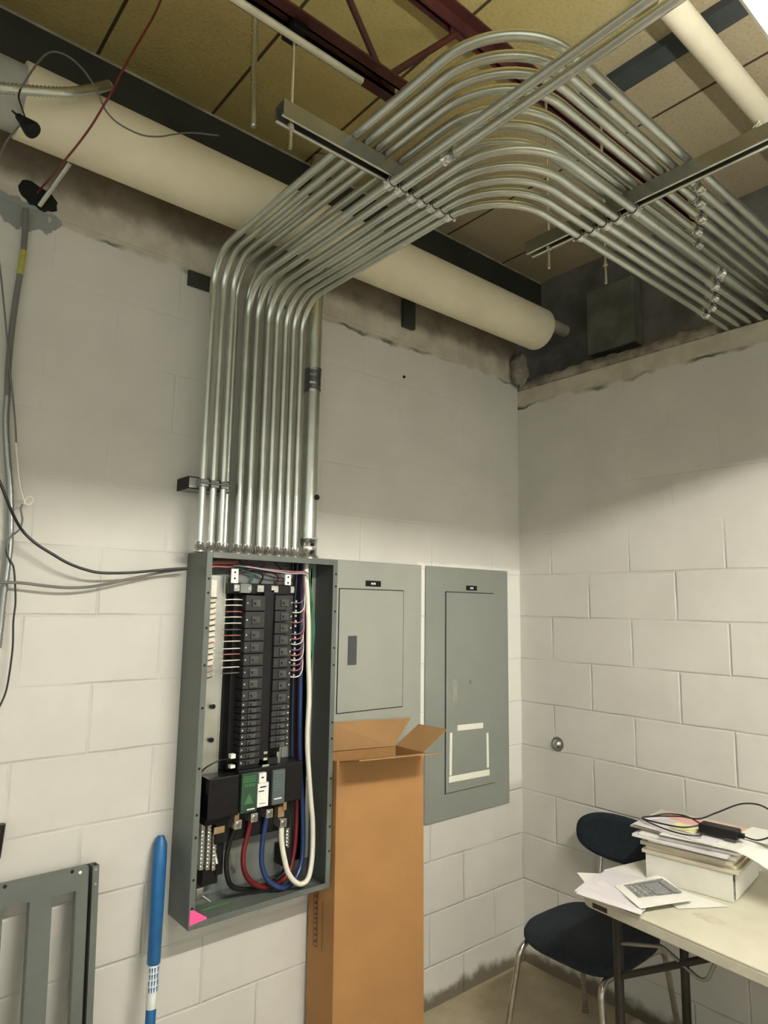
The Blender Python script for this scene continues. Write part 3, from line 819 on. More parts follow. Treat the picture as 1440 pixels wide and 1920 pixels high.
# small branch wires: left side, breaker -> rail -> box side
zz = [1.636, 1.617, 1.596, 1.578, 1.558, 1.537, 1.518, 1.499, 1.475, 1.457, 1.437, 1.415, 1.396]
for i, z_ in enumerate(zz):
    m_ = (M_CWHITE, M_CWHITE, M_CPINK, M_CWHITE, M_CWHITE, M_CGREY, M_CPINK)[i % 7]
    cable([(-1.592, -.095, z_), (-1.625, -.10, z_ + .0005), (-1.652, -.085, z_ - .001)], .0019, m_, 'branch_wire', 4, 6)
    MB().cyl((-1.676, -.074, z_ - .002), (-1.676, -.079, z_ - .002), .004, 8).build('terminal_screw', M_EMT2, bp)
for i in range(14):
    z_ = 1.63 - i * .0185
    m_ = (M_CRED, M_CGREY, M_CPINK, M_CRED, M_CBLACK)[i % 5]
    x_ = -1.722 - random.uniform(0, .006)
    cable([(-1.680, -.076, z_ - .004), (-1.700, -.085, z_ - .006), (x_, -.075, z_ - .004), (x_ - .003, -.05, z_ + .03), (x_, -.04, z_ + .10)], .0019, m_, 'branch_wire', 4, 6)
cable([(-1.742, -.142, 1.652), (-1.725, -.125, 1.646), (-1.70, -.09, 1.640), (-1.678, -.08, 1.641)], .0022, M_CBLACK, 'branch_wire', 5, 6)
# bundle across the top
for i in range(5):
    dz = i * .005
    m_ = (M_CPINK, M_CRED, M_CPINK, M_CGREY, M_CRED)[i]
    cable([(-1.722, -.07 - .006 * i, 1.68 + dz * .3), (-1.72, -.075, 1.725 + dz), (-1.70, -.08 - .004 * i, 1.742 + dz), (-1.64, -.08, 1.744 + dz * 1.2), (-1.60, -.07, 1.750 + dz)], .0028, m_, 'branch_wire', 6, 8)
cable([(-1.66, -.06, 1.752), (-1.58, -.09, 1.748), (-1.50, -.11, 1.738), (-1.42, -.112, 1.731), (-1.35, -.108, 1.732), (-1.338, -.10, 1.70), (-1.338, -.09, 1.60)], .0030, mat('lavender_wire', (.42, .40, .46), .4), 'branch_wire', 6, 8)
cable([(-1.62, -.05, 1.76), (-1.50, -.08, 1.744), (-1.40, -.105, 1.738), (-1.345, -.105, 1.738), (-1.329, -.09, 1.71), (-1.325, -.07, 1.60), (-1.33, -.06, 1.50)], .0030, M_CPINK, 'branch_wire', 6, 8)
for i, (a, b) in enumerate(((-1.60, -1.50), (-1.57, -1.44), (-1.66, -1.54), (-1.46, -1.40), (-1.52, -1.60))):
    cable([(a, -.06, 1.782), (a + .02, -.07, 1.755), (b, -.06, 1.725), (b, -.045, 1.69)], .003, (M_CBLACK, M_CRED, M_CGREEN, M_CBLACK, M_CRED)[i], 'branch_wire', 6, 8)
# arcs on the right: breakers -> up the right gutter
zr = [1.634, 1.616, 1.600, 1.583, 1.565, 1.548, 1.525, 1.508, 1.490, 1.470, 1.452, 1.435, 1.418, 1.400, 1.378]
for i, z_ in enumerate(zr):
    MB().cyl((-1.388, -.105, z_), (-1.388, -.112, z_), .0042, 8).build('terminal_screw', M_EMT2, bp)
    if i % 2 == 0 or i > 6:
        m_ = (mat('mauve_wire', (.25, .14, .25), .4) if i == 0 else bpy.data.materials['mauve_wire']) if i % 3 == 0 else (M_CPINK if i % 3 == 1 else M_CWHITE)
        cable([(-1.405, -.105, z_ - .003), (-1.385, -.115, z_ - .006), (-1.362, -.115, z_ + .004), (-1.350 + .001 * (i % 4), -.105, z_ + .04), (-1.347, -.09, z_ + .14)], .0020, m_, 'branch_wire', 5, 6)
# control wire lower left
cable([(-1.61, -.10, 1.122), (-1.645, -.11, 1.128), (-1.68, -.11, 1.120), (-1.708, -.10, 1.10), (-1.720, -.09, 1.06), (-1.722, -.07, 1.02)], .0028, M_CBLACK, 'branch_wire', 6, 8)
MB().box(-1.620, -1.603, -.118, -.10, 1.128, 1.142).box(-1.620, -1.603, -.118, -.10, 1.098, 1.108).build('terminal', M_WHITE, bp, bevel=.001)
MB().box(-1.722, -1.712, -.10, -.09, 1.075, 1.10).build('wire_tag', M_WIREY, bp)
MB().box(-1.722, -1.712, -.10, -.09, 1.03, 1.065).build('wire_tag', M_WHITE, bp)
MB().box(-1.500, -1.486, -.118, -.11, 1.128, 1.136).box(-1.500, -1.486, -.118, -.11, 1.108, 1.116).box(-1.503, -1.478, -.118, -.11, 1.088, 1.094).build('bus_tip', M_EMT2, bp)
MB().box(-1.428, -1.424, -.10, -.06, 1.085, 1.145).box(-1.438, -1.430, -.10, -.06, 1.07, 1.125).build('riser_strap', M_RAIL, bp)
# pink sticker and green mark on the bottom flange / floor
MB().prism([(-1.748, -D - t - .0008, .716), (-1.738, -D - t - .0008, .716), (-1.693, -D - t - .0008, .684), (-1.693, -D - t - .0008, .680), (-1.748, -D - t - .0008, .674)], (0, .0006, 0)).build('pink_sticker', M_PINK, bp, label='bright pink sticker on the lower left corner')
MB().box(-1.660, -1.565, -.052, -.044, .6625, .6630).build('green_mark', mat('green_marker', (.06, .38, .07), .7), bp, label='bright green mark inside the bottom')

# ------------------------------------------------------------------ flush panels
def flush(lab, x0, x1, z0, z1, dx0, dx1, dz0, dz1, m, plate, proud):
    p_ = thing('electrical_panel', lab, 'electrical panel', ((x0 + x1) / 2, 0, z0))
    MB().box(x0, x1, -.010, -.0006, z0, z1).build('trim_plate', m, p_, bevel=.0015)
    MB().box(dx0 - .0035, dx1 + .0035, -.0106, -.010, dz0 - .0035, dz1 + .0035).build('door_gap', M_SLOT, p_)
    MB().box(dx0, dx1, -.012 - proud, -.0106, dz0, dz1).build('door', m, p_, bevel=.002)
    n_ = MB().box(plate[0], plate[1], -.012, -.010, plate[2], plate[3]).build('name_plate', M_BLACK, p_, bevel=.0005, label='small black engraved plate')
    cx = (plate[0] + plate[1]) / 2; cz = (plate[2] + plate[3]) / 2; w = (plate[1] - plate[0]) * .14
    MB().box(cx - w, cx - w * .35, -.0124, -.012, cz - .004, cz + .004).box(cx - w * .15, cx + w * .15, -.0124, -.012, cz - .004, cz + .004).box(cx + w * .35, cx + w, -.0124, -.012, cz - .004, cz + .004).build('plate_print', M_WHITE, n_)
    return p_
fp = flush('pale grey flush electrical panel with dark latch, just right of the open panel', -1.30, -.684, .72, 1.801, -1.124, -.790, 1.214, 1.686,
           M_CABL, (-.995, -.915, 1.700, 1.724), .001)
P = PY(657, 1192); P2 = PY(657, 1246)
MB().box(P.x - .021, P.x + .021, -.017, -.0125, P2.z, P.z).build('latch', mat('slate_latch', (.06, .065, .07), .5), fp, bevel=.002)
fq = flush('darker grey flush electrical panel with white tape strips, nearest the corner', -.656, -.107, .721, 1.801, -.535, -.215, .829, 1.688,
           M_CABR, (-.402, -.330, 1.700, 1.722), .004)
P = PY(853, 1273, -.02); P2 = PY(853, 1317, -.02)
MB().box(P.x - .016, P.x + .016, -.018, -.0155, P2.z, P.z).build('latch', mat('pale_latch', (.30, .30, .26), .5), fq, bevel=.002)
P = PY(883, 1279, -.018); MB().cyl((P.x, -.0155, P.z), (P.x, -.019, P.z), .008, 14).build('lock', mat('pale_lock', (.2, .2, .18), .5), fq)
def strip(a, b, w):
    A = PY(*a, -.017); B = PY(*b, -.017); d_ = (B - A).normalized(); n_ = Vector((-d_.z, 0, d_.x)) * w / 2
    MB().prism([A + n_, B + n_, B - n_, A - n_], (0, .0009, 0)).build('tape_strip', M_TAPE, fq)
strip((858, 1365), (906, 1360), .024); strip((846, 1374), (845, 1454), .014); strip((914, 1374), (915, 1439), .014); strip((842, 1462), (918, 1448), .026)

# ------------------------------------------------------------------ carton leaning on the wall
Ht = 1.078; lean = .012
FLb = Vector((-1.2315, -.164 - lean * Ht, 0))
ux = Vector((.3435, -.080, 0)); W_ = ux.length; ux.normalize()
lx = Vector((.0, .157, 0)); Dp = lx.length; lx.normalize()
un = Vector((-ux.y, ux.x, 0))
lz = Vector((0, lean, 1)).normalized()
ct = thing('cardboard_box', 'tall open cardboard box standing upright beside the open panel', 'box', FLb + ux * W_ / 2 + un * Dp / 2)
def C(u, d_, h): return FLb + ux * u + lx * d_ + lz * h
def slab(m, a, b, c, d_, th):
    """thin board with corners a b c d, thickness vector th"""
    m.prism([a, b, c, d_], th)
T = .004
m = MB()
slab(m, C(0, 0, .002), C(W_, 0, .002), C(W_, 0, Ht), C(0, 0, Ht), lx * T)
slab(m, C(0, Dp, .002), C(W_, Dp, .002), C(W_, Dp, Ht), C(0, Dp, Ht), -lx * T)
slab(m, C(0, T, .002), C(0, Dp - T, .002), C(0, Dp - T, Ht), C(0, T, Ht), ux * T)
slab(m, C(W_, T, .002), C(W_, Dp - T, .002), C(W_, Dp - T, Ht), C(W_, T, Ht), -ux * T)
slab(m, C(T, T, .02), C(W_ - T, T, .02), C(W_ - T, Dp - T, .02), C(T, Dp - T, .02), lz * .003)
m.build('carton_body', M_CARD, ct)
fl_ = .125
# rear flap leaning up and back, right flap out and up, left flap inside/up, front flap folded outward level
def flapm(nm, a, b, dirv, L, taper=.0, m=M_CARDIN):
    a = Vector(a); b = Vector(b); e_ = (b - a).normalized(); dirv = Vector(dirv).normalized()
    nn = e_.cross(dirv).normalized() * .0035
    q_ = [a, b, b + dirv * L - e_ * taper, a + dirv * L + e_ * taper]
    return MB().prism(q_, nn).build(nm, m, ct)
def quad(nm, pts, th=.0035, m=M_CARDIN, parent=None, label=None):
    pts = [Vector(q_) for q_ in pts]
    nn = (pts[1] - pts[0]).cross(pts[2] - pts[0]).normalized() * th
    return MB().prism(pts, nn).build(nm, m, parent, label=label)
RLt, RRt, FRt, FLt = C(0, Dp, Ht), C(W_, Dp, Ht), C(W_, 0, Ht), C(0, 0, Ht)
quad('top_flap', [RLt + Vector((0, 0, .001)), RRt + Vector((-.012, 0, .001)), PY(770, 1347, -.045), PY(612, 1355, -.006)], parent=ct, label='rear flap standing up against the wall')
o1 = (ux * cos(radians(34)) + Vector((0, 0, sin(radians(34)))))
quad('top_flap', [RRt, FRt, FRt + o1 * .135 - un * -.012, RRt + o1 * .132 + un * .01], parent=ct, label='right flap tilted up and outward')
o2 = (-un * cos(radians(12.5)) + Vector((0, 0, sin(radians(12.5)))))
quad('top_flap', [FLt + ux * .010, FRt - ux * .010, FRt - ux * .012 + o2 * .165, FLt + ux * .012 + o2 * .165], parent=ct, label='front flap sticking out towards the room')
quad('top_flap', [FLt + lx * .01 + ux * .006, RLt - lx * .01 + ux * .006, RLt - lx * .01 - lz * .11 + ux * .03, FLt + lx * .01 - lz * .11 + ux * .03], parent=ct)
# torn tape on the front rim
MB().prism([C(.115, -.001, Ht - .012), C(.135, -.001, Ht - .018), C(.15, -.001, Ht - .010), C(.25, -.001, Ht - .014), C(.252, -.001, Ht + .001), C(.11, -.001, Ht + .001)], -lx * .0015).build('torn_edge', M_CARD, ct)
# printed outline on the left side
m = MB()
def side(m, d0, d1, h0, h1): slab(m, C(-.0008, d0, h0), C(-.0008, d1, h0), C(-.0008, d1, h1), C(-.0008, d0, h1), ux * .0006)
m2 = MB()
for (a, b) in ((.095, .098), (.120, .123)): side(m, a, b, .44, .66)
side(m, .098, .120, .44, .443); side(m, .098, .120, .657, .66)
z_ = .452
while z_ < .64:
    hh = random.choice((.014, .018, .022)); side(m, .102, .116, z_, z_ + hh * .35); side(m, .102, .106, z_, z_ + hh * .8); z_ += hh
side(m, .066, .069, .44, .60)
m.build('side_print', M_PRINT, ct)

# ------------------------------------------------------------------ blue pole leaning on the wall
ptop = Vector((-1.797, -.020, .905)); pbot = Vector((-1.860, -.170, .006))
bpz = thing('extension_pole', 'blue pole leaning on the back wall below the left edge of the open panel', 'pole', pbot)
dp = (ptop - pbot)
def PP(f): return pbot + dp * f
MB().sweep([PP(0), PP(.62)], [.0142, .0150], 20).build('shaft', M_BLUEP, bpz)
MB().sweep([PP(.62), PP(.625), PP(.93), PP(.975), PP(1.0)], [.0150, .0195, .0215, .0200, .010], 20).build('grip', M_BLUEP, bpz)
MB().sweep([PP(.50), PP(.62)], [.0156, .0156], 20).build('white_sleeve', mat('worn_white_sleeve', (.75, .76, .74), .6, var=.15, vscale=18), bpz, label='worn white label around the pole')
m = MB()
wdir = dp.normalized(); sdir = Vector((1, 0, 0)); fdir = wdir.cross(sdir).normalized()
if fdir.y > 0: fdir = -fdir
for r_ in range(4):
    for c_ in range(5):
        a = radians(-60 + c_ * 30 + random.uniform(-5, 5))
        P = PP(.615 - r_ * .018)
        q_ = P + (sdir * sin(a) + fdir * cos(a)) * .0157
        tdir = (sdir * cos(a) - fdir * sin(a))
        m.prism([q_ - tdir * .0022, q_ + tdir * .0022, q_ + tdir * .001 - wdir * .013, q_ - tdir * .0012 - wdir * .013], (sdir * sin(a) + fdir * cos(a)) * .0006)
m.build('sleeve_print', M_BLUEP, bpz)

# ------------------------------------------------------------------ slotted steel cover leaning at left
cv = thing('slotted_cover', 'grey steel cover with tall vertical slots, leaning on the wall at lower left', 'panel cover', (-2.3, -.09, 0))
ly = Vector((0, .085, 1)).normalized()
def S(x, d_, h): return Vector((x, -.095 + .085 * h, 0)) + Vector((0, 0, h)) + Vector((0, -1, .085)).normalized() * d_
m = MB()
H_ = .872
xr = -2.024
TT = .0025
def plate(xa, xb, ha, hb): m.prism([S(xa, .045, ha), S(xb, .045, ha), S(xb, .045, hb), S(xa, .045, hb)], S(0, .045 - TT, 0) - S(0, .045, 0))
slots = [(-2.116, -2.054), (-2.236, -2.172), (-2.356, -2.292), (-2.476, -2.412)]
hs0, hs1 = .07, .818
plate(-2.545, xr, hs1, H_); plate(-2.545, xr, 0, hs0)
xprev = xr
for (a, b) in slots:
    plate(b, xprev, hs0, hs1); xprev = a
plate(-2.545, xprev, hs0, hs1)
m.build('face_plate', M_CAB, cv)
# back folded rails beside each slot, side flange
m = MB()
def fl2(xa, xb, da, db, ha, hb): m.prism([S(xa, da, ha), S(xb, da, ha), S(xb, da, hb), S(xa, da, hb)], S(0, db, 0) - S(0, da, 0))
for (a, b) in slots: fl2(b - .002, b, .026, .0425, hs0, hs1)
m.build('slot_flange', M_CAB, cv)
m = MB()
fl2(xr, xr + .002, .006, .0425, 0, H_); fl2(xr + .002, xr + .030, .006, .0085, 0, H_); fl2(xr + .012, xr + .030, .0425, .045, 0, H_); fl2(xr + .028, xr + .030, .0085, .0425, 0, H_); fl2(xr + .012, xr + .014, .0085, .0425, 0, H_); fl2(-2.57, -2.545, .006, .0085, 0, H_); fl2(-2.547, -2.545, .0085, .0425, 0, H_)
fl2(-2.545, xr, .006, .0425, H_ - .002, H_)
m.build('side_flange', M_CAB, cv)
for (x_, y_) in ((134, 1636), (8, 1664)):
    P = PY(x_, y_, -.06); MB().cyl(S(P.x, .0450, P.z), S(P.x, .0456, P.z), .005, 10).build('screw_hole', M_SLOT, cv)
P = PY(150, 1623, -.06)
MB().cyl(S(P.x, .045, P.z - .02), S(P.x, .0458, P.z - .02), .0045, 10).build('screw_hole', M_WHITE, cv)
for y_ in (1631, 1657):
    P = PY(180, y_, -.06); MB().cyl(S(xr + .021, .045, P.z), S(xr + .021, .0457, P.z), .0035, 10).build('screw_hole', M_CABL, cv)

# ------------------------------------------------------------------ folding table against the right wall
ZT = .74
def TZs(x, y): return PZ(x, y, ZT)
tb = thing('folding_table', 'cream topped folding table standing along the right wall', 'table', (-.42, -1.5, 0))
R2 = .055
def rrect(x0, x1, y0, y1, r, n=8):
    o = []
    for cx, cy, a0 in ((x1 - r, y1 - r, 0), (x0 + r, y1 - r, 90), (x0 + r, y0 + r, 180), (x1 - r, y0 + r, 270)):
        for k in range(n + 1):
            a = radians(a0 + 90 * k / n); o.append((cx + r * cos(a), cy + r * sin(a)))
    return o
TX0, TX1, TY0, TY1 = -.785, -.020, -2.62, -.812
Xr = Matrix.Rotation(radians(2.2), 4, 'Z')
piv = Vector((-.785, -.812, 0))
Xt = Matrix.Translation(piv) @ Matrix.Rotation(radians(-5.2), 4, 'Z') @ Matrix.Translation(-piv)
Xt = Matrix.Translation(Vector((-.035, 0, 0))) @ Xt
def ext(poly, z0, z1, m, X=None):
    return m.prism([(p_[0], p_[1], z0) for p_ in poly] if X is None else [X @ Vector((p_[0], p_[1], z0)) for p_ in poly], (0, 0, z1 - z0))
Xt = Matrix.Translation(Vector((.03, 0, 0))) @ Matrix.Translation(piv) @ Matrix.Rotation(radians(-5.0), 4, 'Z') @ Matrix.Translation(-piv)
TX1b = TX1 - .09
ext(rrect(TX0, TX1b, TY0, TY1, R2), ZT - .006, ZT, MB(), Xt).build('table_top', M_TABLE, tb, bevel=.0015)
ext(rrect(TX0, TX1b, TY0, TY1, R2), ZT - .036, ZT - .006, MB(), Xt).build('edge_band', M_TEDGE, tb, bevel=.003)
def tf(x, y, z): return Xt @ Vector((x, y, z))
sl = PX(1117, 1702, -.75)
MB().prism([tf(TX0 - .0012, -.872, ZT - .030), tf(TX0 - .0012, -.925, ZT - .030), tf(TX0 - .0012, -.925, ZT - .016), tf(TX0 - .0012, -.872, ZT - .016)], (.0014, 0, 0)).build('edge_label', M_DKMET, tb, label='dark rectangular label on the table edge')
stn = []
cs = TZs(1330, 1722)
for k in range(20):
    a_ = 2 * pi * k / 20; rr_ = .035 * (1 + random.uniform(-.25, .25))
    stn.append(cs + Vector((rr_ * .7 * cos(a_), rr_ * 1.3 * sin(a_), .0003)))
MB().prism(stn, (0, 0, .0003)).build('stain', mat('brown_stain', (.555, .52, .40), .5, var=.08, vscale=40), tb, label='faint brown stain on the table top')
# apron + folding leg pairs
m = MB()
for xx in (TX0 + .10, TX1b - .10):
    m.box(xx - .01, xx + .01, TY0 + .10, TY1 - .08, ZT - .066, ZT - .036, X=Xt)
m.build('apron_rail', M_DKMET, tb)
for yy, dd in ((TY1 - .085, 1), (TY0 + .2, -1)):
    for xx in (TX0 + .085, TX0 + .44):
        MB().cyl(tf(xx, yy, ZT - .05), tf(xx, yy, .01), .0145, 16).cyl(tf(xx, yy, 0.0), tf(xx, yy, .03), .018, 16).build('leg', M_DKMET, tb)
        MB().cyl(tf(xx, yy, .50), tf(xx, yy - .33 * dd, ZT - .05), .010, 12).build('brace', M_DKMET, tb)
    MB().cyl(tf(TX0 + .085, yy, .19), tf(TX0 + .44, yy, .19), .010, 12).build('cross_bar', M_DKMET, tb)
MB().sweep(fillet([tf(TX0 + .085, TY1 - .10, .60), tf(TX0 + .085, TY1 - .24, .645), tf(TX0 + .08, TY1 - .37, .60), tf(TX0 + .085, TY1 - .41, ZT - .05)], .03, 6), .0055, 10).build('brace_rod', M_STRUT, tb)

# ------------------------------------------------------------------ chair
ch = thing('stacking_chair', 'navy upholstered chair with chrome legs in the corner, half under the table', 'chair', (-.36, -.60, 0))
cy0 = -.612
def superell(cx, cy, a, b, n_, k=40):
    o = []
    for i in range(k):
        t_ = 2 * pi * i / k
        o.append((cx + a * math.copysign(abs(cos(t_)) ** (2 / n_), cos(t_)), cy + b * math.copysign(abs(sin(t_)) ** (2 / n_), sin(t_))))
    return o
def cushion(rings, name, m_, parent):
    """rings: list of vertex loops (same count)"""
    vs = []; fs = []; k = len(rings[0])
    for r_ in rings: vs += r_
    for i in range(len(rings) - 1):
        for j_ in range(k):
            fs.append((i * k + j_, i * k + (j_ + 1) % k, (i + 1) * k + (j_ + 1) % k, (i + 1) * k + j_))
    b_ = MB(); b_.add(vs, fs, True)
    b_.add(rings[0], [tuple(range(k))[::-1]], True); b_.add(rings[-1], [tuple(range(k))], True)
    return b_.build(name, m_, parent)
sc = Vector((-.375, cy0, 0))
def seat_ring(s_, z, dz=.0):
    o = []
    for (x, y) in superell(0, 0, .215 * s_, .212 * s_, 3.6):
        w = 1 - .06 * (x / .215 + 1) / 2
        o.append(Vector((sc.x + x, sc.y + y * w, z - .012 * max(0, (-x / .215)) ** 3 + dz * (1 - (x / .215) ** 2))))
    return o
cushion([seat_ring(.80, .408), seat_ring(.96, .412), seat_ring(1.0, .425), seat_ring(1.0, .438), seat_ring(.965, .453), seat_ring(.85, .460), seat_ring(.5, .462)], 'seat', M_NAVY, ch)
# back rest: long rounded pad standing almost parallel to the right wall
def back_ring(s_, t_):
    o = []
    for (yy, zz_) in superell(0, 0, .195 * s_, .088 * s_, 2.6):
        cx = -.105 - .05 * (1 - (yy / .195) ** 2) * -1 * .4
        z = .700 + zz_
        o.append(Vector((-.120 + t_ + .028 * (1 - (yy / .195) ** 2) + .12 * (zz_), cy0 + .035 + yy, z)))
    return o
cushion([back_ring(.80, -.020), back_ring(.95, -.016), back_ring(1.0, -.004), back_ring(1.0, .006), back_ring(.95, .015), back_ring(.80, .018)], 'backrest', M_NAVY, ch)
for s_ in (-1, 1):
    yy = cy0 + s_ * .175
    MB().sweep(fillet([(-.20, yy * 1.0, .404), (-.585, cy0 + s_ * .165, .398), (-.625, cy0 + s_ * .215, .008)], .05, 8), .011, 14).cyl((-.6255, cy0 + s_ * .2155, 0), (-.6245, cy0 + s_ * .2145, .02), .0135, 14).build('leg', M_CHROME, ch)
    MB().sweep(fillet([(-.33, cy0 + s_ * .16, .399), (-.19, cy0 + s_ * .178, .399), (-.125, cy0 + s_ * .205, .008)], .05, 8), .011, 14).cyl((-.1255, cy0 + s_ * .2055, 0), (-.1265, cy0 + s_ * .2045, .02), .0135, 14).build('leg', M_CHROME, ch)
    MB().sweep(fillet([(-.30, cy0 + s_ * .135, .405), (-.130, cy0 + s_ * .135, .405), (-.085, cy0 + s_ * .135, .66)], .05, 8), [.009] * 11, 12).build('back_upright', M_CHROME, ch)
MB().cyl((-.52, cy0 - .17, .401), (-.52, cy0 + .17, .401), .009, 10).cyl((-.24, cy0 - .17, .401), (-.24, cy0 + .17, .401), .009, 10).build('seat_rail', M_DKMET, ch)

# ------------------------------------------------------------------ papers, folders, binder
def sheet(name, lab, cat, corners, th, m_, group=None, curl=None, n=8):
    """corners: 4 points (a,b,c,d) as (Vector), subdivided so it may curl"""
    a, b, c, d_ = [Vector(q_) for q_ in corners]
    vs = []; fs = []
    for i in range(n + 1):
        for j_ in range(n + 1):
            u, v = i / n, j_ / n
            P = a.lerp(b, u).lerp(d_.lerp(c, u), v)
            if curl: P = P + Vector((0, 0, curl(u, v)))
            vs.append(P)
    N = (n + 1) ** 2
    top = [p_ + Vector((0, 0, th)) for p_ in vs]
    for i in range(n):
        for j_ in range(n):
            q_ = (i * (n + 1) + j_, (i + 1) * (n + 1) + j_, (i + 1) * (n + 1) + j_ + 1, i * (n + 1) + j_ + 1)
            fs.append(q_[::-1]); fs.append(tuple(x + N for x in q_))
    rim = [i * (n + 1) for i in range(n + 1)] + [n * (n + 1) + j_ for j_ in range(1, n + 1)] + [i * (n + 1) + n for i in range(n - 1, -1, -1)] + [j_ for j_ in range(n - 1, 0, -1)]
    for k in range(len(rim)):
        p_, q_ = rim[k], rim[(k + 1) % len(rim)]
        fs.append((p_, q_, q_ + N, p_ + N))
    b_ = MB().add(vs + top, fs)
    return tag(b_.build(name, m_), lab, cat, group)

bnd = thing('ring_binder', 'thick cream ring binder lying on the table under the paper stack', 'binder', PZ(1300, 1690, ZT))
A = Vector((-.497, -.905, ZT)); Bb = Vector((-.458, -1.168, ZT))
sd = (Bb - A); L_ = sd.length; sd.normalize(); nd = Vector((-sd.y, sd.x, 0)); 
if nd.x < 0: nd = -nd
def Q(a, b_, h): return A + sd * a + nd * b_ + Vector((0, 0, h))
BH = .084
def qbox(m_, a0, a1, b0, b1, h0, h1): return m_.prism([Q(a0, b0, h0), Q(a1, b0, h0), Q(a1, b1, h0), Q(a0, b1, h0)], (0, 0, h1 - h0))
m = MB(); qbox(m, 0, L_, 0, .30, .001, .004); qbox(m, 0, L_, 0, .004, .004, BH - .003); qbox(m, 0, L_, 0, .30, BH - .003, BH); m.build('cover', M_BINDER, bnd, bevel=.001)
m = MB(); qbox(m, .01, L_ - .008, .012, .27, .006, BH - .02); m.build('pages', M_PAPER, bnd)
m = MB(); qbox(m, L_, L_ + .0015, .008, .022, .012, .060); m.build('spine_slot', M_INK, bnd, label='dark label slot at the binder end')
m = MB(); qbox(m, L_ + .0005, L_ + .003, .02, .29, .004, BH - .01); m.build('end_pages', M_PAPER, bnd)

STK = 'folders and papers stacked on the binder'
zc = ZT + BH + .0015
specs = [
    ('file_folder', 'manila folder flat on the binder, lowest of the stack', M_MANILA, -.01, .285, -.005, .27, .010, 0),
    ('file_folder', 'manila folder second from the bottom of the stack on the binder', M_MANILA, .00, .275, .005, .28, .009, .01),
    ('file_folder', 'bulging manila folder third from the bottom of the stack on the binder', M_MANILA, -.015, .27, .0, .27, .011, -.02),
    ('paper_bundle', 'thick bundle of papers in the middle of the stack on the binder', M_PAPER, .005, .272, .008, .26, .012, .03),
    ('file_folder', 'grey white folder with a lifted front edge in the stack', M_PAPER2, -.03, .265, -.025, .26, .008, -.04),
    ('paper_bundle', 'thin paper bundle above the lifted folder', M_PAPER, -.02, .28, -.01, .27, .007, .05),
    ('file_folder', 'pale folder near the top of the stack, sticking out to the left', M_MANILA, -.05, .26, .01, .27, .006, -.05),
]
for i, (nm, lab, m_, a0, a1, b0, b1, th, rot) in enumerate(specs):
    def rq(a, b_, h):
        c0, c1 = L_ / 2, .13
        aa, bb_ = a - c0, b_ - c1
        return Q(c0 + aa * cos(rot) - bb_ * sin(rot), c1 + aa * sin(rot) + bb_ * cos(rot), 0) + Vector((0, 0, h - ZT))
    amp = random.uniform(.001, .004)
    sheet(nm, lab, 'folder' if nm == 'file_folder' else 'paper', [rq(a0, b0, zc), rq(a1, b0, zc), rq(a1, b1, zc), rq(a0, b1, zc)], th, m_, STK,
          curl=(lambda u, v, A_=amp, i=i: A_ * sin(3 * u + i) * sin(pi * min(1, v * 1.2)) * .0))
    zc += th + .0012
z1_ = zc
sheet('paper_sheet', 'salmon pink sheet showing near the top of the stack', 'paper', [Q(-.02, .03, 0) + Vector((0, 0, z1_ - ZT)), Q(.30, .04, 0) + Vector((0, 0, z1_ - ZT)), Q(.33, .24, 0) + Vector((0, 0, z1_ - ZT)), Q(.0, .25, 0) + Vector((0, 0, z1_ - ZT))], .0015, M_PAPERP)
z1_ += .003
def drape(u, v, a=.085): return -a * max(0, u - .62) ** 1.6 * 2.2
sheet('paper_sheet', 'white sheets drooping off the right end of the stack', 'paper',
      [Q(.06, -.03, z1_ - ZT), Q(.40, -.015, z1_ - ZT), Q(.42, .14, z1_ - ZT), Q(.08, .12, z1_ - ZT)], .004, M_PAPER, curl=lambda u, v: drape(u, v, .11), n=12)
z1_ += .005
sheet('paper_sheet', 'lilac white sheet on top of the stack, crossing the pink one', 'paper',
      [Q(-.04, .00, z1_ - ZT), Q(.22, -.035, z1_ - ZT), Q(.24, .10, z1_ - ZT), Q(-.03, .16, z1_ - ZT)], .002, M_PAPER2, n=6)
sheet('paper_sheet', 'white sheet drooping at the right frame edge behind the charger', 'paper',
      [Q(.25, .10, z1_ - ZT + .002), Q(.47, .08, z1_ - ZT + .002), Q(.47, .24, z1_ - ZT + .002), Q(.27, .24, z1_ - ZT + .002)], .003, M_PAPER, curl=lambda u, v: drape(u, v, .07), n=10)
z1_ += .0045
sheet('note_pad', 'small yellow note on top of the paper stack under the black cable', 'note',
      [Q(.065, .04, z1_ - ZT), Q(.145, .025, z1_ - ZT), Q(.155, .085, z1_ - ZT), Q(.075, .10, z1_ - ZT)], .004, M_YELL, n=3)
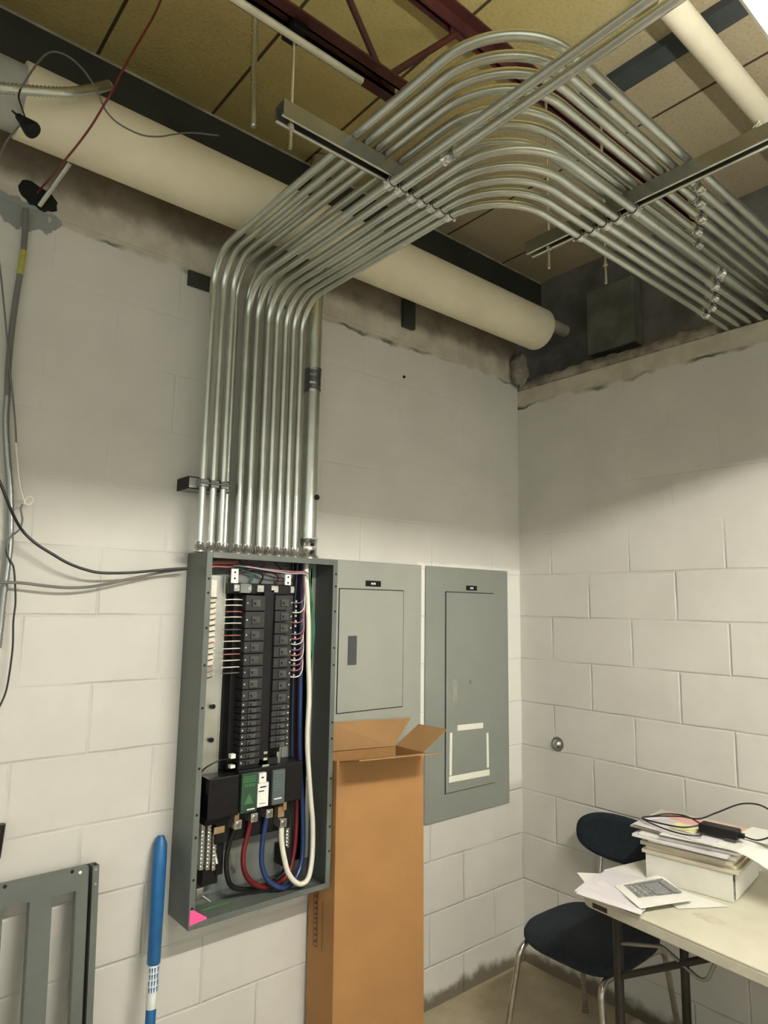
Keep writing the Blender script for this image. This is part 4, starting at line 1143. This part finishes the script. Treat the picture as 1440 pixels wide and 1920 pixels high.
# charger with cable
zz_ = z1_ - ZT + .005
ad = thing('power_adapter', 'black power adapter with coiled cable on top of the paper stack', 'charger', Q(.21, .06, zz_))
qbox_ = MB().prism([Q(.160, .035, zz_), Q(.275, .030, zz_), Q(.278, .078, zz_), Q(.163, .083, zz_)], (0, 0, .028)).build('adapter_body', M_BLACK, ad, bevel=.004)
MB().prism([Q(.272, .045, zz_ + .006), Q(.292, .045, zz_ + .006), Q(.292, .062, zz_ + .006), Q(.272, .062, zz_ + .006)], (0, 0, .014)).build('plug_end', M_BLACK, ad, bevel=.002)
K = [Q(.285, .055, zz_ + .012), Q(.33, .055, zz_ + .010), Q(.372, .075, zz_ + .035), Q(.375, .10, zz_ + .075), Q(.33, .12, zz_ + .098), Q(.27, .12, zz_ + .092), Q(.20, .10, zz_ + .055), Q(.15, .08, zz_ + .030),
     Q(.09, .085, zz_ + .024), Q(.03, .07, zz_ + .016), Q(-.02, .05, zz_ + .006), Q(-.01, .03, zz_ + .006), Q(.06, .015, zz_ + .008), Q(.12, .02, zz_ + .010), Q(.165, .05, zz_ + .020)]
MB().sweep(spline(K, 8), .0026, 8).build('cable_loop', M_CBLACK, ad)
K = [Q(.165, .06, zz_ + .02), Q(.10, .10, zz_ + .025), Q(.04, .095, zz_ + .02), Q(.0, .07, zz_ + .010), Q(-.025, .045, zz_ + .004), Q(.02, .01, zz_ + .003), Q(.09, -.02, zz_ + .002), Q(.15, -.025, zz_ + .003), Q(.18, .0, zz_ + .004), Q(.16, .03, zz_ + .008)]
MB().sweep(spline(K, 8), .0024, 8).build('cable_loop', M_CBLACK, ad)

# loose papers on the table corner
LOO = 'loose papers on the table corner'
def TZ(x, y, h=0.0): return PZ(x, y, ZT + h)
sheet('paper_sheet', 'long white sheet lying farthest back under the other loose papers', 'paper', [TZ(1082, 1637, .012), TZ(1150, 1640, .006), TZ(1215, 1668, .003), TZ(1100, 1660, .006)], .002, M_PAPER, LOO, n=5)
sheet('paper_sheet', 'white sheet running back to the binder among the loose papers', 'paper', [TZ(1132, 1632, .010), TZ(1212, 1612, .004), TZ(1212, 1655, .003), TZ(1140, 1662, .003)], .002, M_PAPER, LOO, n=5)
sheet('paper_sheet', 'large lilac white sheet overhanging the table corner', 'paper', [TZ(1077, 1672, .014), TZ(1140, 1628, .012), TZ(1250, 1660, .008), TZ(1195, 1712, .010)], .003, M_PAPER2, LOO, curl=lambda u, v: .004 * sin(5 * u + 2 * v), n=8)
sheet('paper_sheet', 'creased lilac white sheet nearest the table edge', 'paper', [TZ(1080, 1676, .017), TZ(1128, 1652, .019), TZ(1212, 1700, .015), TZ(1203, 1716, .012)], .002, M_PAPER2, LOO, curl=lambda u, v: .003 * sin(7 * u), n=8)
ps = sheet('paper_sheet', 'white sheet with a grey printed table on the table corner', 'paper', [TZ(1152, 1662, .021), TZ(1238, 1640, .019), TZ(1298, 1688, .017), TZ(1200, 1704, .019)], .002, M_PAPER, n=4)
zp = .0236
def on(u, v):
    a, b, c, d_ = [TZ(x, y, zp) for x, y in ((1168, 1660), (1241, 1647), (1281, 1674), (1197, 1684))]
    return a.lerp(b, u).lerp(d_.lerp(c, u), v)
m = MB()
m.prism([on(.02, .0), on(1, .0), on(1, .10), on(.02, .10)], (0, 0, .0006))
for r_ in range(8):
    for c_ in range(3): m.prism([on(.02 + c_ * .135, .14 + r_ * .105), on(.13 + c_ * .135, .14 + r_ * .105), on(.13 + c_ * .135, .205 + r_ * .105), on(.02 + c_ * .135, .205 + r_ * .105)], (0, 0, .0006))
m.prism([on(.43, .14), on(.80, .14), on(.80, .95), on(.43, .95)], (0, 0, .0004)).prism([on(.83, .14), on(1, .14), on(1, .95), on(.83, .95)], (0, 0, .0006))
m.build('printed_table', M_INK, ps)
sheet('paper_sheet', 'white sheet lying on the table just in front of the binder', 'paper', [TZ(1225, 1670, .002), TZ(1280, 1672, .002), TZ(1368, 1700, .002), TZ(1270, 1704, .002)], .0015, M_PAPER, n=3)
# crumpled pale thing on the floor beyond the chair
cr = MB(); P = PZ(1195, 1932, .03)
cr.sweep([P + Vector((-.03, 0, 0)), P + Vector((-.015, 0, .006)), P + Vector((.01, 0, .006)), P + Vector((.03, 0, 0))], [.012, .028, .030, .010], 9)
tag(cr.build('crumpled_paper', mat('dusty_pink_paper', (.42, .33, .29), .8)), 'pale crumpled paper on the floor under the table', 'paper')

# ------------------------------------------------------------------ hanging fluorescent fixture
LX0, LX1, LY0, LY1, LZ = -2.05, -.80, -2.42, -1.875, 2.35
fxr = thing('fluorescent_fixture', 'bright white fluorescent light hanging at the upper right', 'light', (-1.42, -2.15, LZ))
m = MB()
tzz = LZ + .095
m.box(LX0, LX1, -2.158, -2.112, tzz, tzz + .004).box(LX0, LX1, -2.20, -2.176, tzz, tzz + .004).box(LX0, LX1, -2.095, -2.08, tzz, tzz + .004)
for kx in range(6):
    xk = LX0 + (LX1 - LX0) * kx / 5
    m.box(xk - .01, xk + .01, -2.178, -2.092, tzz - .001, tzz + .003)
for (ya, yb) in ((LY1, -2.08), (LY0, -2.20)):
    s_ = 1 if ya > yb else -1
    m.prism([(LX0, ya, LZ), (LX0, ya + .003 * s_, LZ), (LX0, yb, tzz + .004), (LX0, yb, tzz)], (LX1 - LX0, 0, 0))
for xx in (LX0 - .003, LX1):
    m.prism([(xx, LY1, LZ), (xx, -2.08, tzz + .004), (xx, -2.20, tzz + .004), (xx, LY0, LZ)], (.003, 0, 0))
m.build('reflector', M_LAMPW, fxr)
MB().box(LX0, LX1, -2.150, -2.120, tzz + .004, tzz + .045).build('ballast_housing', M_LAMPW, fxr, bevel=.003)
MB().cyl((LX0 + .03, -2.135, LZ + .062), (LX1 - .03, -2.135, LZ + .062), .0135, 18).build('fluorescent_tube', M_TUBE, fxr)
MB().box(LX0 + .005, LX0 + .028, -2.15, -2.12, LZ + .045, tzz).box(LX1 - .028, LX1 - .005, -2.15, -2.12, LZ + .045, tzz).build('tube_holder', M_WHITE, fxr)
MB().cyl((LX0 + .15, -2.135, tzz + .04), (LX0 + .15, -2.135, ZC), .003, 6).cyl((LX1 - .15, -2.135, tzz + .04), (LX1 - .15, -2.135, ZC), .003, 6).build('hanging_cable', M_STRUT, fxr)

# ------------------------------------------------------------------ ambient fill for the open room, with a brighter lobe added behind the camera
w = bpy.data.worlds.new('world'); SC.world = w; w.use_nodes = True
bg = w.node_tree.nodes['Background']
wt = w.node_tree
def wn(t_, **k):
    n_ = wt.nodes.new(t_)
    for a_, b_ in k.items(): setattr(n_, a_, b_)
    return n_
tcw = wn('ShaderNodeTexCoord')
dt = wn('ShaderNodeVectorMath', operation='DOT_PRODUCT'); wt.links.new(tcw.outputs['Generated'], dt.inputs[0])
dv = Vector((-.35, -.90, .22)).normalized(); dt.inputs[1].default_value = dv
mr = wn('ShaderNodeMapRange', interpolation_type='SMOOTHSTEP'); wt.links.new(dt.outputs['Value'], mr.inputs[0])
mr.inputs[1].default_value = .62; mr.inputs[2].default_value = .92; mr.inputs[3].default_value = .075; mr.inputs[4].default_value = .24
wt.links.new(mr.outputs[0], bg.inputs[1])
bg.inputs[0].default_value = (.97, 1.0, .90, 1)

SC.view_settings.view_transform = 'Standard'
SC.view_settings.look = 'None'
SC.view_settings.gamma = 1
SC.view_settings.use_curve_mapping = False
SC.view_settings.exposure = 2.52
